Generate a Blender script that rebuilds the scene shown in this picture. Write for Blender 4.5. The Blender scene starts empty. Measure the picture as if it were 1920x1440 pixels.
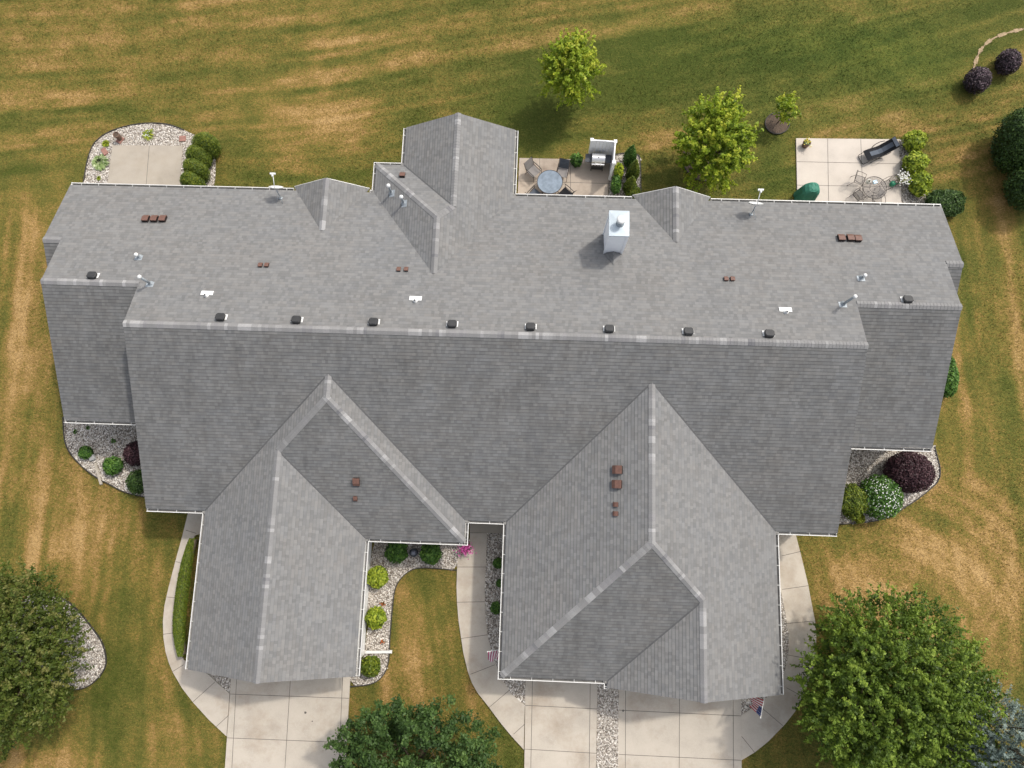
import bpy, math, random
import numpy as np
from mathutils import Vector, Matrix
R = math.radians
random.seed(7)
RNG = np.random.default_rng(11)

# ------------------------------------------------------------------ camera
H = 33.5; F = 1289.5                         # height above the lawn, focal length in pixels of a 1920 wide picture
CR = None
def _cam():
    global CR
    t, r, y = 0.1752, 0.0181, 0.0351
    Rx = Matrix(((1,0,0),(0,math.cos(t),-math.sin(t)),(0,math.sin(t),math.cos(t))))
    Ry = Matrix(((math.cos(r),0,math.sin(r)),(0,1,0),(-math.sin(r),0,math.cos(r))))
    Rz = Matrix(((math.cos(y),-math.sin(y),0),(math.sin(y),math.cos(y),0),(0,0,1)))
    CR = Rz @ Ry @ Rx
    cd = bpy.data.cameras.new('camera'); co = bpy.data.objects.new('camera', cd)
    bpy.context.scene.collection.objects.link(co)
    co.matrix_world = Matrix.Translation((0,0,H)) @ CR.to_4x4()
    cd.sensor_fit = 'HORIZONTAL'; cd.sensor_width = 36.0; cd.lens = F/1920*36.0
    cd.clip_start = 0.5; cd.clip_end = 2000
    bpy.context.scene.camera = co
_cam()
# ------------------------------------------------------------------ light
SC = bpy.context.scene
SUN = Vector((0.53, 0.48, 1.0)).normalized()
W = bpy.data.worlds.new('World'); SC.world = W; W.use_nodes = True
nt = W.node_tree; bg = nt.nodes['Background']
sk = nt.nodes.new('ShaderNodeTexSky'); sk.sky_type = 'NISHITA'; sk.sun_disc = False
sk.sun_elevation = math.asin(SUN.z); sk.sun_rotation = math.atan2(SUN.x, SUN.y)
sk.air_density = 1.0; sk.dust_density = 4.0; sk.ozone_density = 1.0
hs_ = nt.nodes.new('ShaderNodeHueSaturation'); hs_.inputs['Saturation'].default_value = 0.45; hs_.inputs['Value'].default_value = 1.3        # hazy summer air
nt.links.new(sk.outputs[0], hs_.inputs['Color']); nt.links.new(hs_.outputs[0], bg.inputs[0]); bg.inputs[1].default_value = 0.15
sl = bpy.data.lights.new('sun', 'SUN'); sl.energy = 2.0; sl.angle = R(2.5); sl.color = (1.0, 0.945, 0.86)
so = bpy.data.objects.new('sun', sl); SC.collection.objects.link(so)
so.rotation_euler = SUN.to_track_quat('Z', 'Y').to_euler()
SC.view_settings.view_transform = 'Standard'; SC.view_settings.look = 'None'
SC.view_settings.exposure = 0.32; SC.view_settings.gamma = 1.0

COL = SC.collection
def ray(px, py):
    return CR @ Vector(((px-960)/F, -(py-720)/F, -1))
def at(px, py, z=0.0):                      # the world point at height z seen at that place in the photograph
    d = ray(px, py); t = (z-H)/d.z
    return Vector((0,0,H)) + d*t
def on(px, py, pl):                         # point on a roof plane z = a + b x + c y
    d = ray(px, py); a, b, c = pl
    t = (a-H)/(d.z-b*d.x-c*d.y)
    return Vector((0,0,H)) + d*t

# ------------------------------------------------------------------ materials
def mat(name):
    m = bpy.data.materials.new(name); m.use_nodes = True
    return m, m.node_tree.nodes, m.node_tree.links, m.node_tree.nodes['Principled BSDF']
def N(ns, t, **k):
    n = ns.new(t)
    for a, b in k.items(): setattr(n, a, b)
    return n
def ramp(ns, stops, interp='LINEAR'):
    r = ns.new('ShaderNodeValToRGB'); cr = r.color_ramp; cr.interpolation = interp
    while len(cr.elements) < len(stops): cr.elements.new(0.5)
    for e, (p, c) in zip(cr.elements, stops):
        e.position = p; e.color = (c[0], c[1], c[2], 1)
    return r
def mth(ns, ls, op, a, b=None, c=None):
    n = ns.new('ShaderNodeMath'); n.operation = op
    for i, x in enumerate((a, b, c)):
        if x is None: continue
        if isinstance(x, (int, float)): n.inputs[i].default_value = x
        else: ls.new(x, n.inputs[i])
    return n.outputs[0]
def noise(ns, ls, vec, scale, detail=3, rough=0.55):
    n = ns.new('ShaderNodeTexNoise'); n.inputs['Scale'].default_value = scale
    n.inputs['Detail'].default_value = detail; n.inputs['Roughness'].default_value = rough
    ls.new(vec, n.inputs['Vector']); return n.outputs['Fac']
def plain(name, col, rough=0.6, metal=0.0, var=0.12, scale=6.0, bump=0.0, spec=0.4):
    m, ns, ls, p = mat(name)
    tc = ns.new('ShaderNodeTexCoord')
    f = noise(ns, ls, tc.outputs['Object'], scale, 4)
    r = ramp(ns, [(0.3, [c*(1-var) for c in col]), (0.7, [min(1, c*(1+var)) for c in col])])
    ls.new(f, r.inputs[0]); ls.new(r.outputs[0], p.inputs['Base Color'])
    p.inputs['Roughness'].default_value = rough; p.inputs['Metallic'].default_value = metal; p.inputs['Specular IOR Level'].default_value = spec
    if bump:
        b = ns.new('ShaderNodeBump'); b.inputs['Strength'].default_value = bump; b.inputs['Distance'].default_value = 0.01
        f2 = noise(ns, ls, tc.outputs['Object'], scale*8, 3); ls.new(f2, b.inputs['Height']); ls.new(b.outputs[0], p.inputs['Normal'])
    return m
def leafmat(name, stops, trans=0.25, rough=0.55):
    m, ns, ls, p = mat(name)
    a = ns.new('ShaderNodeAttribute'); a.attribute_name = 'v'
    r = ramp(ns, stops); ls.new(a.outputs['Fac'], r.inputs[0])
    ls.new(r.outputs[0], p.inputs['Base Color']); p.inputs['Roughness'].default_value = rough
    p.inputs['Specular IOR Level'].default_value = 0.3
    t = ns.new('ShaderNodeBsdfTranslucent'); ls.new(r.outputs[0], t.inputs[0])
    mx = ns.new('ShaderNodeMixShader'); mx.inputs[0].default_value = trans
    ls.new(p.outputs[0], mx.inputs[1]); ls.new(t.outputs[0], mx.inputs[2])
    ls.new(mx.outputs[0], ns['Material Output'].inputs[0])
    return m

def shingle_mat(shaded_algae=False, line=0.28, name='shingle'):
    """shaded_algae: the slopes away from the sun, shade painted in, with stain streaks and blotches that run down the roof"""
    m, ns, ls, p = mat('shaded_stained_shingle' if shaded_algae else name)
    uv = ns.new('ShaderNodeUVMap'); sp = ns.new('ShaderNodeSeparateXYZ'); ls.new(uv.outputs[0], sp.inputs[0])
    u, v = sp.outputs[0], sp.outputs[1]
    row = mth(ns, ls, 'FLOOR', mth(ns, ls, 'DIVIDE', v, 0.143))
    wr = N(ns, 'ShaderNodeTexWhiteNoise', noise_dimensions='1D'); ls.new(row, wr.inputs['W'])
    def cell(w, k):
        uo = mth(ns, ls, 'ADD', u, mth(ns, ls, 'MULTIPLY', wr.outputs['Value'], 7.3*k))
        wob = mth(ns, ls, 'MULTIPLY', mth(ns, ls, 'SINE', mth(ns, ls, 'MULTIPLY', uo, 9.0*k)), 0.035)
        c = mth(ns, ls, 'FLOOR', mth(ns, ls, 'DIVIDE', mth(ns, ls, 'ADD', uo, wob), w))
        cb = ns.new('ShaderNodeCombineXYZ'); ls.new(c, cb.inputs[0]); ls.new(row, cb.inputs[1]); cb.inputs[2].default_value = k*13.1
        wn = N(ns, 'ShaderNodeTexWhiteNoise', noise_dimensions='3D'); ls.new(cb.outputs[0], wn.inputs['Vector'])
        return wn
    a = cell(0.155, 1.0); b = cell(0.36, 2.3)
    geo = ns.new('ShaderNodeNewGeometry')
    big = noise(ns, ls, geo.outputs['Position'], 0.55, 4, 0.6)
    fine = noise(ns, ls, geo.outputs['Position'], 14.0, 3, 0.7)
    val = mth(ns, ls, 'MULTIPLY_ADD', a.outputs['Value'], 0.26, mth(ns, ls, 'MULTIPLY', b.outputs['Value'], 0.10))
    val = mth(ns, ls, 'ADD', val, mth(ns, ls, 'MULTIPLY', big, 0.20))
    val = mth(ns, ls, 'ADD', val, mth(ns, ls, 'MULTIPLY', fine, 0.18))
    r = ramp(ns, [(0.10, (0.124, 0.123, 0.120)), (0.38, (0.167, 0.165, 0.160)), (0.72, (0.222, 0.219, 0.211))])
    ls.new(val, r.inputs[0])
    hue = ramp(ns, [(0.0, (0.95, 0.985, 1.04)), (0.5, (1, 1, 1)), (1.0, (1.045, 0.995, 0.945))])
    hm = mth(ns, ls, 'MULTIPLY_ADD', b.outputs['Color'], 0.35, mth(ns, ls, 'MULTIPLY', noise(ns, ls, geo.outputs['Position'], 0.33, 2), 0.65))
    ls.new(hm, hue.inputs[0])
    mx = N(ns, 'ShaderNodeMix', data_type='RGBA', blend_type='MULTIPLY'); mx.inputs[0].default_value = 1
    ls.new(r.outputs[0], mx.inputs[6]); ls.new(hue.outputs[0], mx.inputs[7])
    # dark printed band with painted butt shadow, stronger on slopes away from the sun
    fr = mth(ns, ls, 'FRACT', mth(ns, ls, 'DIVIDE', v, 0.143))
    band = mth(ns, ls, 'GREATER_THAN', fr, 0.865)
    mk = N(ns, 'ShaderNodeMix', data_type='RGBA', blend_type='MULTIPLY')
    ls.new(mth(ns, ls, 'MULTIPLY', band, 0.75 if shaded_algae else line), mk.inputs[0]); ls.new(mx.outputs[2], mk.inputs[6]); mk.inputs[7].default_value = (0.35, 0.35, 0.37, 1)
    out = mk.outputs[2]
    if shaded_algae:
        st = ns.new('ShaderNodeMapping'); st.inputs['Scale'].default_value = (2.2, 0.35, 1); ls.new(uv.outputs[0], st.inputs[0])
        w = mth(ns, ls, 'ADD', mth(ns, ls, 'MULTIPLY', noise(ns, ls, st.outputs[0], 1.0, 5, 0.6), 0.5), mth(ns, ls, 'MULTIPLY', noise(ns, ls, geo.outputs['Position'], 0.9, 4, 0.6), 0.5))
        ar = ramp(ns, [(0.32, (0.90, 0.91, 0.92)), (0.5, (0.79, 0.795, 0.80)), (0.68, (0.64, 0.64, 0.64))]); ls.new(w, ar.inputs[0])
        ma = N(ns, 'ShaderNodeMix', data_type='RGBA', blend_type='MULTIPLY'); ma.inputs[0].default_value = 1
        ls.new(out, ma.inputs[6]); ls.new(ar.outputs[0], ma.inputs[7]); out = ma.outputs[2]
    ls.new(out, p.inputs['Base Color'])
    p.inputs['Roughness'].default_value = 0.9; p.inputs['Specular IOR Level'].default_value = 0.25
    bp = ns.new('ShaderNodeBump'); bp.inputs['Strength'].default_value = 0.35; bp.inputs['Distance'].default_value = 0.01
    ls.new(fine, bp.inputs['Height']); ls.new(bp.outputs[0], p.inputs['Normal'])
    return m
def cap_mat():
    m, ns, ls, p = mat('ridge_shingle')
    a = ns.new('ShaderNodeAttribute'); a.attribute_name = 'v'
    r = ramp(ns, [(0.0, (0.12, 0.12, 0.125)), (0.12, (0.21, 0.205, 0.205)), (0.45, (0.190, 0.187, 0.183)), (0.7, (0.212, 0.209, 0.205)), (0.85, (0.245, 0.241, 0.236)), (1.0, (0.300, 0.296, 0.291))])
    ls.new(a.outputs['Fac'], r.inputs[0])
    geo = ns.new('ShaderNodeNewGeometry'); f = noise(ns, ls, geo.outputs['Position'], 30, 2)
    hs = ramp(ns, [(0.3, (0.9, 0.9, 0.9)), (0.7, (1.08, 1.08, 1.08))]); ls.new(f, hs.inputs[0])
    mx = N(ns, 'ShaderNodeMix', data_type='RGBA', blend_type='MULTIPLY'); mx.inputs[0].default_value = 1
    ls.new(r.outputs[0], mx.inputs[6]); ls.new(hs.outputs[0], mx.inputs[7]); ls.new(mx.outputs[2], p.inputs['Base Color'])
    p.inputs['Roughness'].default_value = 0.9; p.inputs['Specular IOR Level'].default_value = 0.25
    return m
def lawn_mat():
    m, ns, ls, p = mat('lawn_grass')
    a = ns.new('ShaderNodeAttribute'); a.attribute_name = 'dry'
    l = ns.new('ShaderNodeAttribute'); l.attribute_name = 'lush'
    geo = ns.new('ShaderNodeNewGeometry'); P = geo.outputs['Position']
    mp = ns.new('ShaderNodeMapping'); mp.inputs['Rotation'].default_value = (0, 0, 0.5); mp.inputs['Scale'].default_value = (1, 1.7, 1); ls.new(P, mp.inputs[0])
    q = mp.outputs[0]
    v = a.outputs['Fac']
    for sc, am, vec in ((0.9, 0.18, P), (2.6, 0.45, q), (7.0, 0.80, q), (18.0, 1.0, P)):
        n = mth(ns, ls, 'SUBTRACT', noise(ns, ls, vec, sc, 4, 0.65), 0.5)
        v = mth(ns, ls, 'MULTIPLY_ADD', n, am, v)
    r = ramp(ns, [(0.0, (0.058, 0.070, 0.011)), (0.28, (0.102, 0.098, 0.021)), (0.5, (0.153, 0.120, 0.027)), (0.74, (0.252, 0.158, 0.052)), (1.0, (0.37, 0.24, 0.10))])
    ls.new(v, r.inputs[0])
    g = ramp(ns, [(0.0, (0.034, 0.056, 0.008)), (0.45, (0.078, 0.101, 0.016)), (0.95, (0.18, 0.160, 0.040))]); ls.new(v, g.inputs[0])
    mx = N(ns, 'ShaderNodeMix', data_type='RGBA'); ls.new(l.outputs['Fac'], mx.inputs[0])
    ls.new(r.outputs[0], mx.inputs[6]); ls.new(g.outputs[0], mx.inputs[7])
    sp = noise(ns, ls, P, 24.0, 3, 0.8)
    br = ramp(ns, [(0.28, (0.45, 0.47, 0.45)), (0.5, (1.0, 1.0, 1.0)), (0.74, (1.5, 1.48, 1.4))]); ls.new(sp, br.inputs[0])
    m2 = N(ns, 'ShaderNodeMix', data_type='RGBA', blend_type='MULTIPLY'); m2.inputs[0].default_value = 1
    ls.new(mx.outputs[2], m2.inputs[6]); ls.new(br.outputs[0], m2.inputs[7]); ls.new(m2.outputs[2], p.inputs['Base Color'])
    p.inputs['Roughness'].default_value = 0.9; p.inputs['Specular IOR Level'].default_value = 0.15
    b = ns.new('ShaderNodeBump'); b.inputs['Strength'].default_value = 0.7; b.inputs['Distance'].default_value = 0.06
    hn = mth(ns, ls, 'ADD', noise(ns, ls, q, 14.0, 3, 0.7), mth(ns, ls, 'MULTIPLY', noise(ns, ls, P, 3.5, 3), 1.2))
    ls.new(hn, b.inputs['Height']); ls.new(b.outputs[0], p.inputs['Normal'])
    return m
def concrete_mat(name, col, stain=(0.8, 0.7, 0.58), amt=0.35):
    m, ns, ls, p = mat(name)
    geo = ns.new('ShaderNodeNewGeometry'); P = geo.outputs['Position']
    f = noise(ns, ls, P, 0.8, 5, 0.6); f2 = noise(ns, ls, P, 22, 3, 0.6)
    v = mth(ns, ls, 'MULTIPLY_ADD', f2, 0.3, mth(ns, ls, 'MULTIPLY', f, 0.7))
    r = ramp(ns, [(0.3, [c*0.82 for c in col]), (0.5, col), (0.7, [min(1, c*1.1) for c in col])]); ls.new(v, r.inputs[0])
    s = noise(ns, ls, P, 0.45, 6, 0.7)
    sr = ramp(ns, [(0.48, (0, 0, 0)), (0.7, (amt, amt, amt))]); ls.new(s, sr.inputs[0])
    mx = N(ns, 'ShaderNodeMix', data_type='RGBA', blend_type='MULTIPLY'); ls.new(sr.outputs[0], mx.inputs[0])
    ls.new(r.outputs[0], mx.inputs[6]); mx.inputs[7].default_value = (*stain, 1)
    ls.new(mx.outputs[2], p.inputs['Base Color']); p.inputs['Roughness'].default_value = 0.85
    b = ns.new('ShaderNodeBump'); b.inputs['Strength'].default_value = 0.15; b.inputs['Distance'].default_value = 0.01
    ls.new(f2, b.inputs['Height']); ls.new(b.outputs[0], p.inputs['Normal'])
    return m
def gravel_mat(name, stops, scale=17.0):
    m, ns, ls, p = mat(name)
    geo = ns.new('ShaderNodeNewGeometry'); P = geo.outputs['Position']
    vo = ns.new('ShaderNodeTexVoronoi'); vo.inputs['Scale'].default_value = scale; ls.new(P, vo.inputs['Vector'])
    sp = ns.new('ShaderNodeSeparateColor'); ls.new(vo.outputs['Color'], sp.inputs[0])
    r = ramp(ns, stops); ls.new(sp.outputs[0], r.inputs[0])
    d = ramp(ns, [(0.25, (1, 1, 1)), (0.62, (0.35, 0.33, 0.31))])
    ls.new(mth(ns, ls, 'MULTIPLY', vo.outputs['Distance'], 1.0), d.inputs[0])
    mx = N(ns, 'ShaderNodeMix', data_type='RGBA', blend_type='MULTIPLY'); mx.inputs[0].default_value = 1
    ls.new(r.outputs[0], mx.inputs[6]); ls.new(d.outputs[0], mx.inputs[7]); ls.new(mx.outputs[2], p.inputs['Base Color'])
    p.inputs['Roughness'].default_value = 0.85
    b = ns.new('ShaderNodeBump'); b.invert = True; b.inputs['Strength'].default_value = 1.0; b.inputs['Distance'].default_value = 0.03
    ls.new(vo.outputs['Distance'], b.inputs['Height']); ls.new(b.outputs[0], p.inputs['Normal'])
    return m
STONE = [(0.0, (0.16, 0.14, 0.12)), (0.2, (0.34, 0.29, 0.24)), (0.5, (0.50, 0.45, 0.38)), (0.8, (0.62, 0.58, 0.52)), (1.0, (0.75, 0.72, 0.68))]
MT = {
 'shingle': shingle_mat(), 'shaded_algae_shingle': shingle_mat(True), 'shade_lined_shingle': shingle_mat(False, 0.7, 'shade_banded_shingle'), 'cap': cap_mat(), 'lawn': lawn_mat(),  # the lined copy paints deeper course shadow on west-facing slopes
 'shadow_seam': plain('valley_shadow_seam', (0.085, 0.085, 0.085), 0.95),
 'butt': plain('shaded_shingle_edge', (0.035, 0.036, 0.04), 0.95),  # course edges near black, standing for the shadow beneath them
 'concrete': concrete_mat('concrete', (0.425, 0.378, 0.315), (0.70, 0.63, 0.56), 0.8),
 'concrete2': concrete_mat('aged_concrete', (0.335, 0.295, 0.24), (0.75, 0.7, 0.62), 0.45),
 'stained': concrete_mat('stained_concrete', (0.37, 0.31, 0.25), (0.52, 0.47, 0.44), 0.9),
 'patio': concrete_mat('pale_concrete', (0.46, 0.41, 0.352), (0.9, 0.85, 0.8), 0.25),
 'joint': plain('joint', (0.10, 0.09, 0.08), 0.95),
 'gravel': gravel_mat('gravel', STONE),
 'soil': plain('brown_mulch', (0.085, 0.060, 0.042), 0.95, var=0.5, scale=22, bump=1.0),
 'drysoil': plain('dry_edge_soil', (0.30, 0.22, 0.13), 0.95, var=0.35, scale=9),
 'white': plain('white_metal', (0.62, 0.61, 0.58), 0.4, var=0.03),
 'siding': plain('white_siding', (0.72, 0.72, 0.70), 0.6, var=0.04),
 'vinyl': plain('white_vinyl', (0.86, 0.87, 0.88), 0.4, var=0.02),
 'gutin': plain('gutter_trough', (0.17, 0.165, 0.155), 0.7, var=0.25, scale=3),
 'soffit': plain('soffit', (0.55, 0.54, 0.52), 0.6),
 'glass': plain('window_glass', (0.03, 0.035, 0.04), 0.08, var=0.1),
 'door': plain('garage_door_paint', (0.68, 0.67, 0.64), 0.5),
 'brown': plain('brown_metal', (0.130, 0.066, 0.048), 0.55, var=0.15, scale=12),
 'darkbrown': plain('brown_metal_shade', (0.022, 0.014, 0.012), 0.8),  # vent sides, their shade put into the colour
 'black': plain('black_metal', (0.030, 0.030, 0.030), 0.5, var=0.2),
 'galv': plain('galvanised_metal', (0.30, 0.33, 0.35), 0.45, 0.2, var=0.1),
 'pipewhite': plain('white_pipe', (0.66, 0.66, 0.64), 0.45, var=0.03),
 'steel': plain('chimney_cap_metal', (0.38, 0.435, 0.47), 0.45, 0.1, var=0.16, scale=1.6),
 'stainless': plain('stainless_lid', (0.62, 0.62, 0.62), 0.28, 0.7, var=0.05),
 'edging': plain('black_edging', (0.035, 0.032, 0.028), 0.7),
 'bark': plain('bark', (0.12, 0.095, 0.06), 0.95, var=0.3, scale=14, bump=0.8),
 'tableglass': plain('table_glass', (0.165, 0.205, 0.25), 0.15, var=0.25, scale=3.5),
 'frame': plain('dark_bronze_frame', (0.04, 0.034, 0.031), 0.6, spec=0.25),
 'sling': plain('grey_sling_fabric', (0.21, 0.195, 0.185), 0.8, var=0.06),
 'slingdark': plain('blue_grey_sling_fabric', (0.085, 0.098, 0.12), 0.8, var=0.10, spec=0.2),
 'slingblack': plain('black_sling_fabric', (0.014, 0.0145, 0.017), 0.8, spec=0.15),
 'mesh': plain('metal_mesh', (0.085, 0.075, 0.07), 0.6),
 'green': plain('green_cover_cloth', (0.030, 0.16, 0.105), 0.65, var=0.15, scale=3),
 'canGreen': plain('green_plastic', (0.02, 0.19, 0.10), 0.4),
 'paleblue': plain('pale_blue_plastic', (0.50, 0.66, 0.75), 0.5),
 'cream': plain('cream_ceramic', (0.70, 0.68, 0.60), 0.4),
 'terracotta': plain('brown_pot', (0.16, 0.10, 0.07), 0.8, var=0.25),
 'brick': plain('red_brick', (0.27, 0.14, 0.11), 0.9, var=0.2),
 'weathered': plain('weathered_plastic', (0.36, 0.32, 0.26), 0.8),
 'slate': plain('dark_lantern', (0.045, 0.05, 0.06), 0.5),
 'slate2': plain('lantern_top', (0.13, 0.14, 0.17), 0.5),
 'red': plain('flag_red', (0.45, 0.03, 0.045), 0.8), 'fwhite': plain('flag_white', (0.75, 0.72, 0.72), 0.8),
 'blue': plain('flag_blue', (0.035, 0.055, 0.18), 0.8), 'pink': plain('faded_flag_red', (0.42, 0.06, 0.16), 0.8),
 'stonegrey': plain('grey_fieldstone', (0.30, 0.30, 0.29), 0.9, var=0.2),
 'rust': plain('orange_rust', (0.40, 0.12, 0.05), 0.8),
}
def lm(name, dark, mid, light, trans=0.25):
    MT[name] = leafmat(name, [(0.0, dark), (0.5, mid), (1.0, light)], trans)
lm('leaf_yellowgreen', (0.10, 0.16, 0.010), (0.25, 0.34, 0.018), (0.55, 0.56, 0.06), 0.4)
lm('leaf_lime', (0.08, 0.13, 0.012), (0.22, 0.29, 0.020), (0.42, 0.46, 0.045))
lm('leaf_mid', (0.046, 0.082, 0.010), (0.115, 0.185, 0.018), (0.27, 0.36, 0.05), 0.4)
lm('leaf_deep', (0.026, 0.056, 0.014), (0.060, 0.115, 0.026), (0.13, 0.21, 0.048), 0.4)
lm('leaf_crab', (0.042, 0.064, 0.009), (0.100, 0.140, 0.018), (0.21, 0.20, 0.06), 0.4)
lm('leaf_blue', (0.065, 0.095, 0.080), (0.170, 0.222, 0.190), (0.33, 0.40, 0.35), 0.15)
lm('leaf_dark', (0.012, 0.030, 0.006), (0.034, 0.072, 0.013), (0.085, 0.145, 0.026), 0.1)
lm('leaf_arbor', (0.030, 0.055, 0.005), (0.085, 0.125, 0.009), (0.20, 0.22, 0.018), 0.1)
lm('leaf_purple', (0.012, 0.009, 0.010), (0.038, 0.024, 0.028), (0.16, 0.11, 0.13), 0.1)
lm('leaf_burgundy', (0.016, 0.006, 0.008), (0.042, 0.015, 0.020), (0.10, 0.050, 0.055), 0.1)
lm('leaf_gold', (0.05, 0.07, 0.006), (0.17, 0.20, 0.010), (0.40, 0.42, 0.03))
lm('leaf_green', (0.022, 0.058, 0.010), (0.060, 0.145, 0.022), (0.17, 0.30, 0.05))
lm('leaf_varieg', (0.07, 0.12, 0.03), (0.25, 0.34, 0.12), (0.62, 0.68, 0.42))
lm('petal_white', (0.55, 0.57, 0.50), (0.75, 0.76, 0.72), (0.9, 0.9, 0.86))
lm('petal_pink', (0.40, 0.05, 0.22), (0.55, 0.08, 0.32), (0.75, 0.2, 0.5))
lm('petal_yellow', (0.6, 0.45, 0.03), (0.75, 0.62, 0.06), (0.85, 0.8, 0.25))
lm('petal_orange', (0.35, 0.07, 0.02), (0.5, 0.13, 0.04), (0.65, 0.25, 0.1))
lm('stone_leaf', (0.28, 0.25, 0.21), (0.48, 0.43, 0.37), (0.72, 0.68, 0.62), 0.0)

# ------------------------------------------------------------------ object helpers
def tag(o, label=None, cat=None, group=None, kind=None):
    if label: o['label'] = label
    if cat: o['category'] = cat
    if group: o['group'] = group
    if kind: o['kind'] = kind
    return o
def empty(name, loc=(0,0,0), rz=0, label=None, cat=None, group=None):
    o = bpy.data.objects.new(name, None); COL.objects.link(o)
    o.location = loc; o.rotation_euler = (0, 0, rz); o.empty_display_size = 0.2
    return tag(o, label, cat, group)
def copy_tree(o, parent=None):
    c = o.copy(); COL.objects.link(c); c.parent = parent
    for ch in list(o.children): copy_tree(ch, c)
    return c
class MB:
    def __init__(s): s.v = []; s.f = []; s.m = []; s.uv = []; s.has_uv = False; s.val = []
    def add(s, vs, fs, mi=0, uvs=None, val=0.0):
        b = len(s.v); s.v += [tuple(p) for p in vs]
        for f in fs:
            s.f.append([b+i for i in f]); s.m.append(mi); s.val.append(val)
            if uvs: s.has_uv = True; s.uv += [uvs[i] for i in f]
            else: s.uv += [(0, 0)]*len(f)
        return s
    def box(s, c, d, rot=None, mi=0, taper=1.0):
        x, y, z = d[0]/2, d[1]/2, d[2]/2; t = taper
        vs = [Vector(p) for p in ((-x,-y,-z),(x,-y,-z),(x,y,-z),(-x,y,-z),(-x*t,-y*t,z),(x*t,-y*t,z),(x*t,y*t,z),(-x*t,y*t,z))]
        if rot is not None: vs = [rot @ p for p in vs]
        c = Vector(c); return s.add([p+c for p in vs], [(0,3,2,1),(4,5,6,7),(0,1,5,4),(1,2,6,5),(2,3,7,6),(3,0,4,7)], mi)
    def bar(s, a, b, w, h, mi=0, up=(0,0,1)):          # rectangular bar from a to b
        a = Vector(a); b = Vector(b); d = (b-a); L = d.length; d.normalize()
        u = Vector(up); x = d.cross(u)
        if x.length < 1e-4: x = d.cross(Vector((1,0,0)))
        x.normalize(); z = x.cross(d)
        rot = Matrix((x, d, z)).transposed()
        return s.box((a+b)/2, (w, L, h), rot, mi)
    def tube(s, pts, r, n=8, mi=0, cap=True):
        pts = [Vector(p) for p in pts]; rr = r if isinstance(r, (list, tuple)) else [r]*len(pts)
        vs = []; k = len(pts)
        for i, p in enumerate(pts):
            d = (pts[min(i+1, k-1)]-pts[max(i-1, 0)]).normalized()
            a = d.cross(Vector((0.13, 0.31, 1)) if abs(d.z) < 0.95 else Vector((1, 0.1, 0))).normalized(); b = d.cross(a)
            for j in range(n):
                t = 2*math.pi*j/n; vs.append(p+(a*math.cos(t)+b*math.sin(t))*rr[i])
        fs = [(i*n+j, i*n+(j+1)%n, (i+1)*n+(j+1)%n, (i+1)*n+j) for i in range(k-1) for j in range(n)]
        if cap: fs += [tuple(range(n))[::-1], tuple((k-1)*n+j for j in range(n))]
        return s.add(vs, fs, mi)
    def lathe(s, prof, c=(0,0,0), n=16, mi=0, cap=True):
        c = Vector(c); vs = []
        for r, z in prof:
            for j in range(n):
                t = 2*math.pi*j/n; vs.append(c+Vector((r*math.cos(t), r*math.sin(t), z)))
        k = len(prof)
        fs = [(i*n+j, i*n+(j+1)%n, (i+1)*n+(j+1)%n, (i+1)*n+j) for i in range(k-1) for j in range(n)]
        if cap: fs += [tuple(range(n))[::-1], tuple((k-1)*n+j for j in range(n))]
        return s.add(vs, fs, mi)
    def build(s, name, mats, parent=None, smooth=False, off=None):
        me = bpy.data.meshes.new(name)
        o3 = Vector(off) if off is not None else Vector((0,0,0))
        me.from_pydata([(p[0]-o3.x, p[1]-o3.y, p[2]-o3.z) for p in s.v], [], s.f)
        if not isinstance(mats, (list, tuple)): mats = [mats]
        for mm in mats: me.materials.append(MT[mm])
        if len(mats) > 1: me.polygons.foreach_set('material_index', s.m)
        if s.has_uv:
            l = me.uv_layers.new(name='UVMap'); l.data.foreach_set('uv', np.array(s.uv, dtype=np.float32).ravel())
        if any(s.val):
            a = me.attributes.new('v', 'FLOAT', 'FACE'); a.data.foreach_set('value', np.array(s.val, dtype=np.float32))
        if smooth: me.polygons.foreach_set('use_smooth', [True]*len(me.polygons))
        me.update()
        o = bpy.data.objects.new(name, me); COL.objects.link(o)
        if off is not None: o.location = o3
        if parent is not None:
            o.parent = parent
        return o
def world_child(mb, name, mats, parent, smooth=False):   # mesh given in world coordinates under an unrotated empty
    o = mb.build(name, mats, None, smooth); o.location = -parent.location if parent.parent is None else (0,0,0); o.parent = parent
    return o

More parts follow.
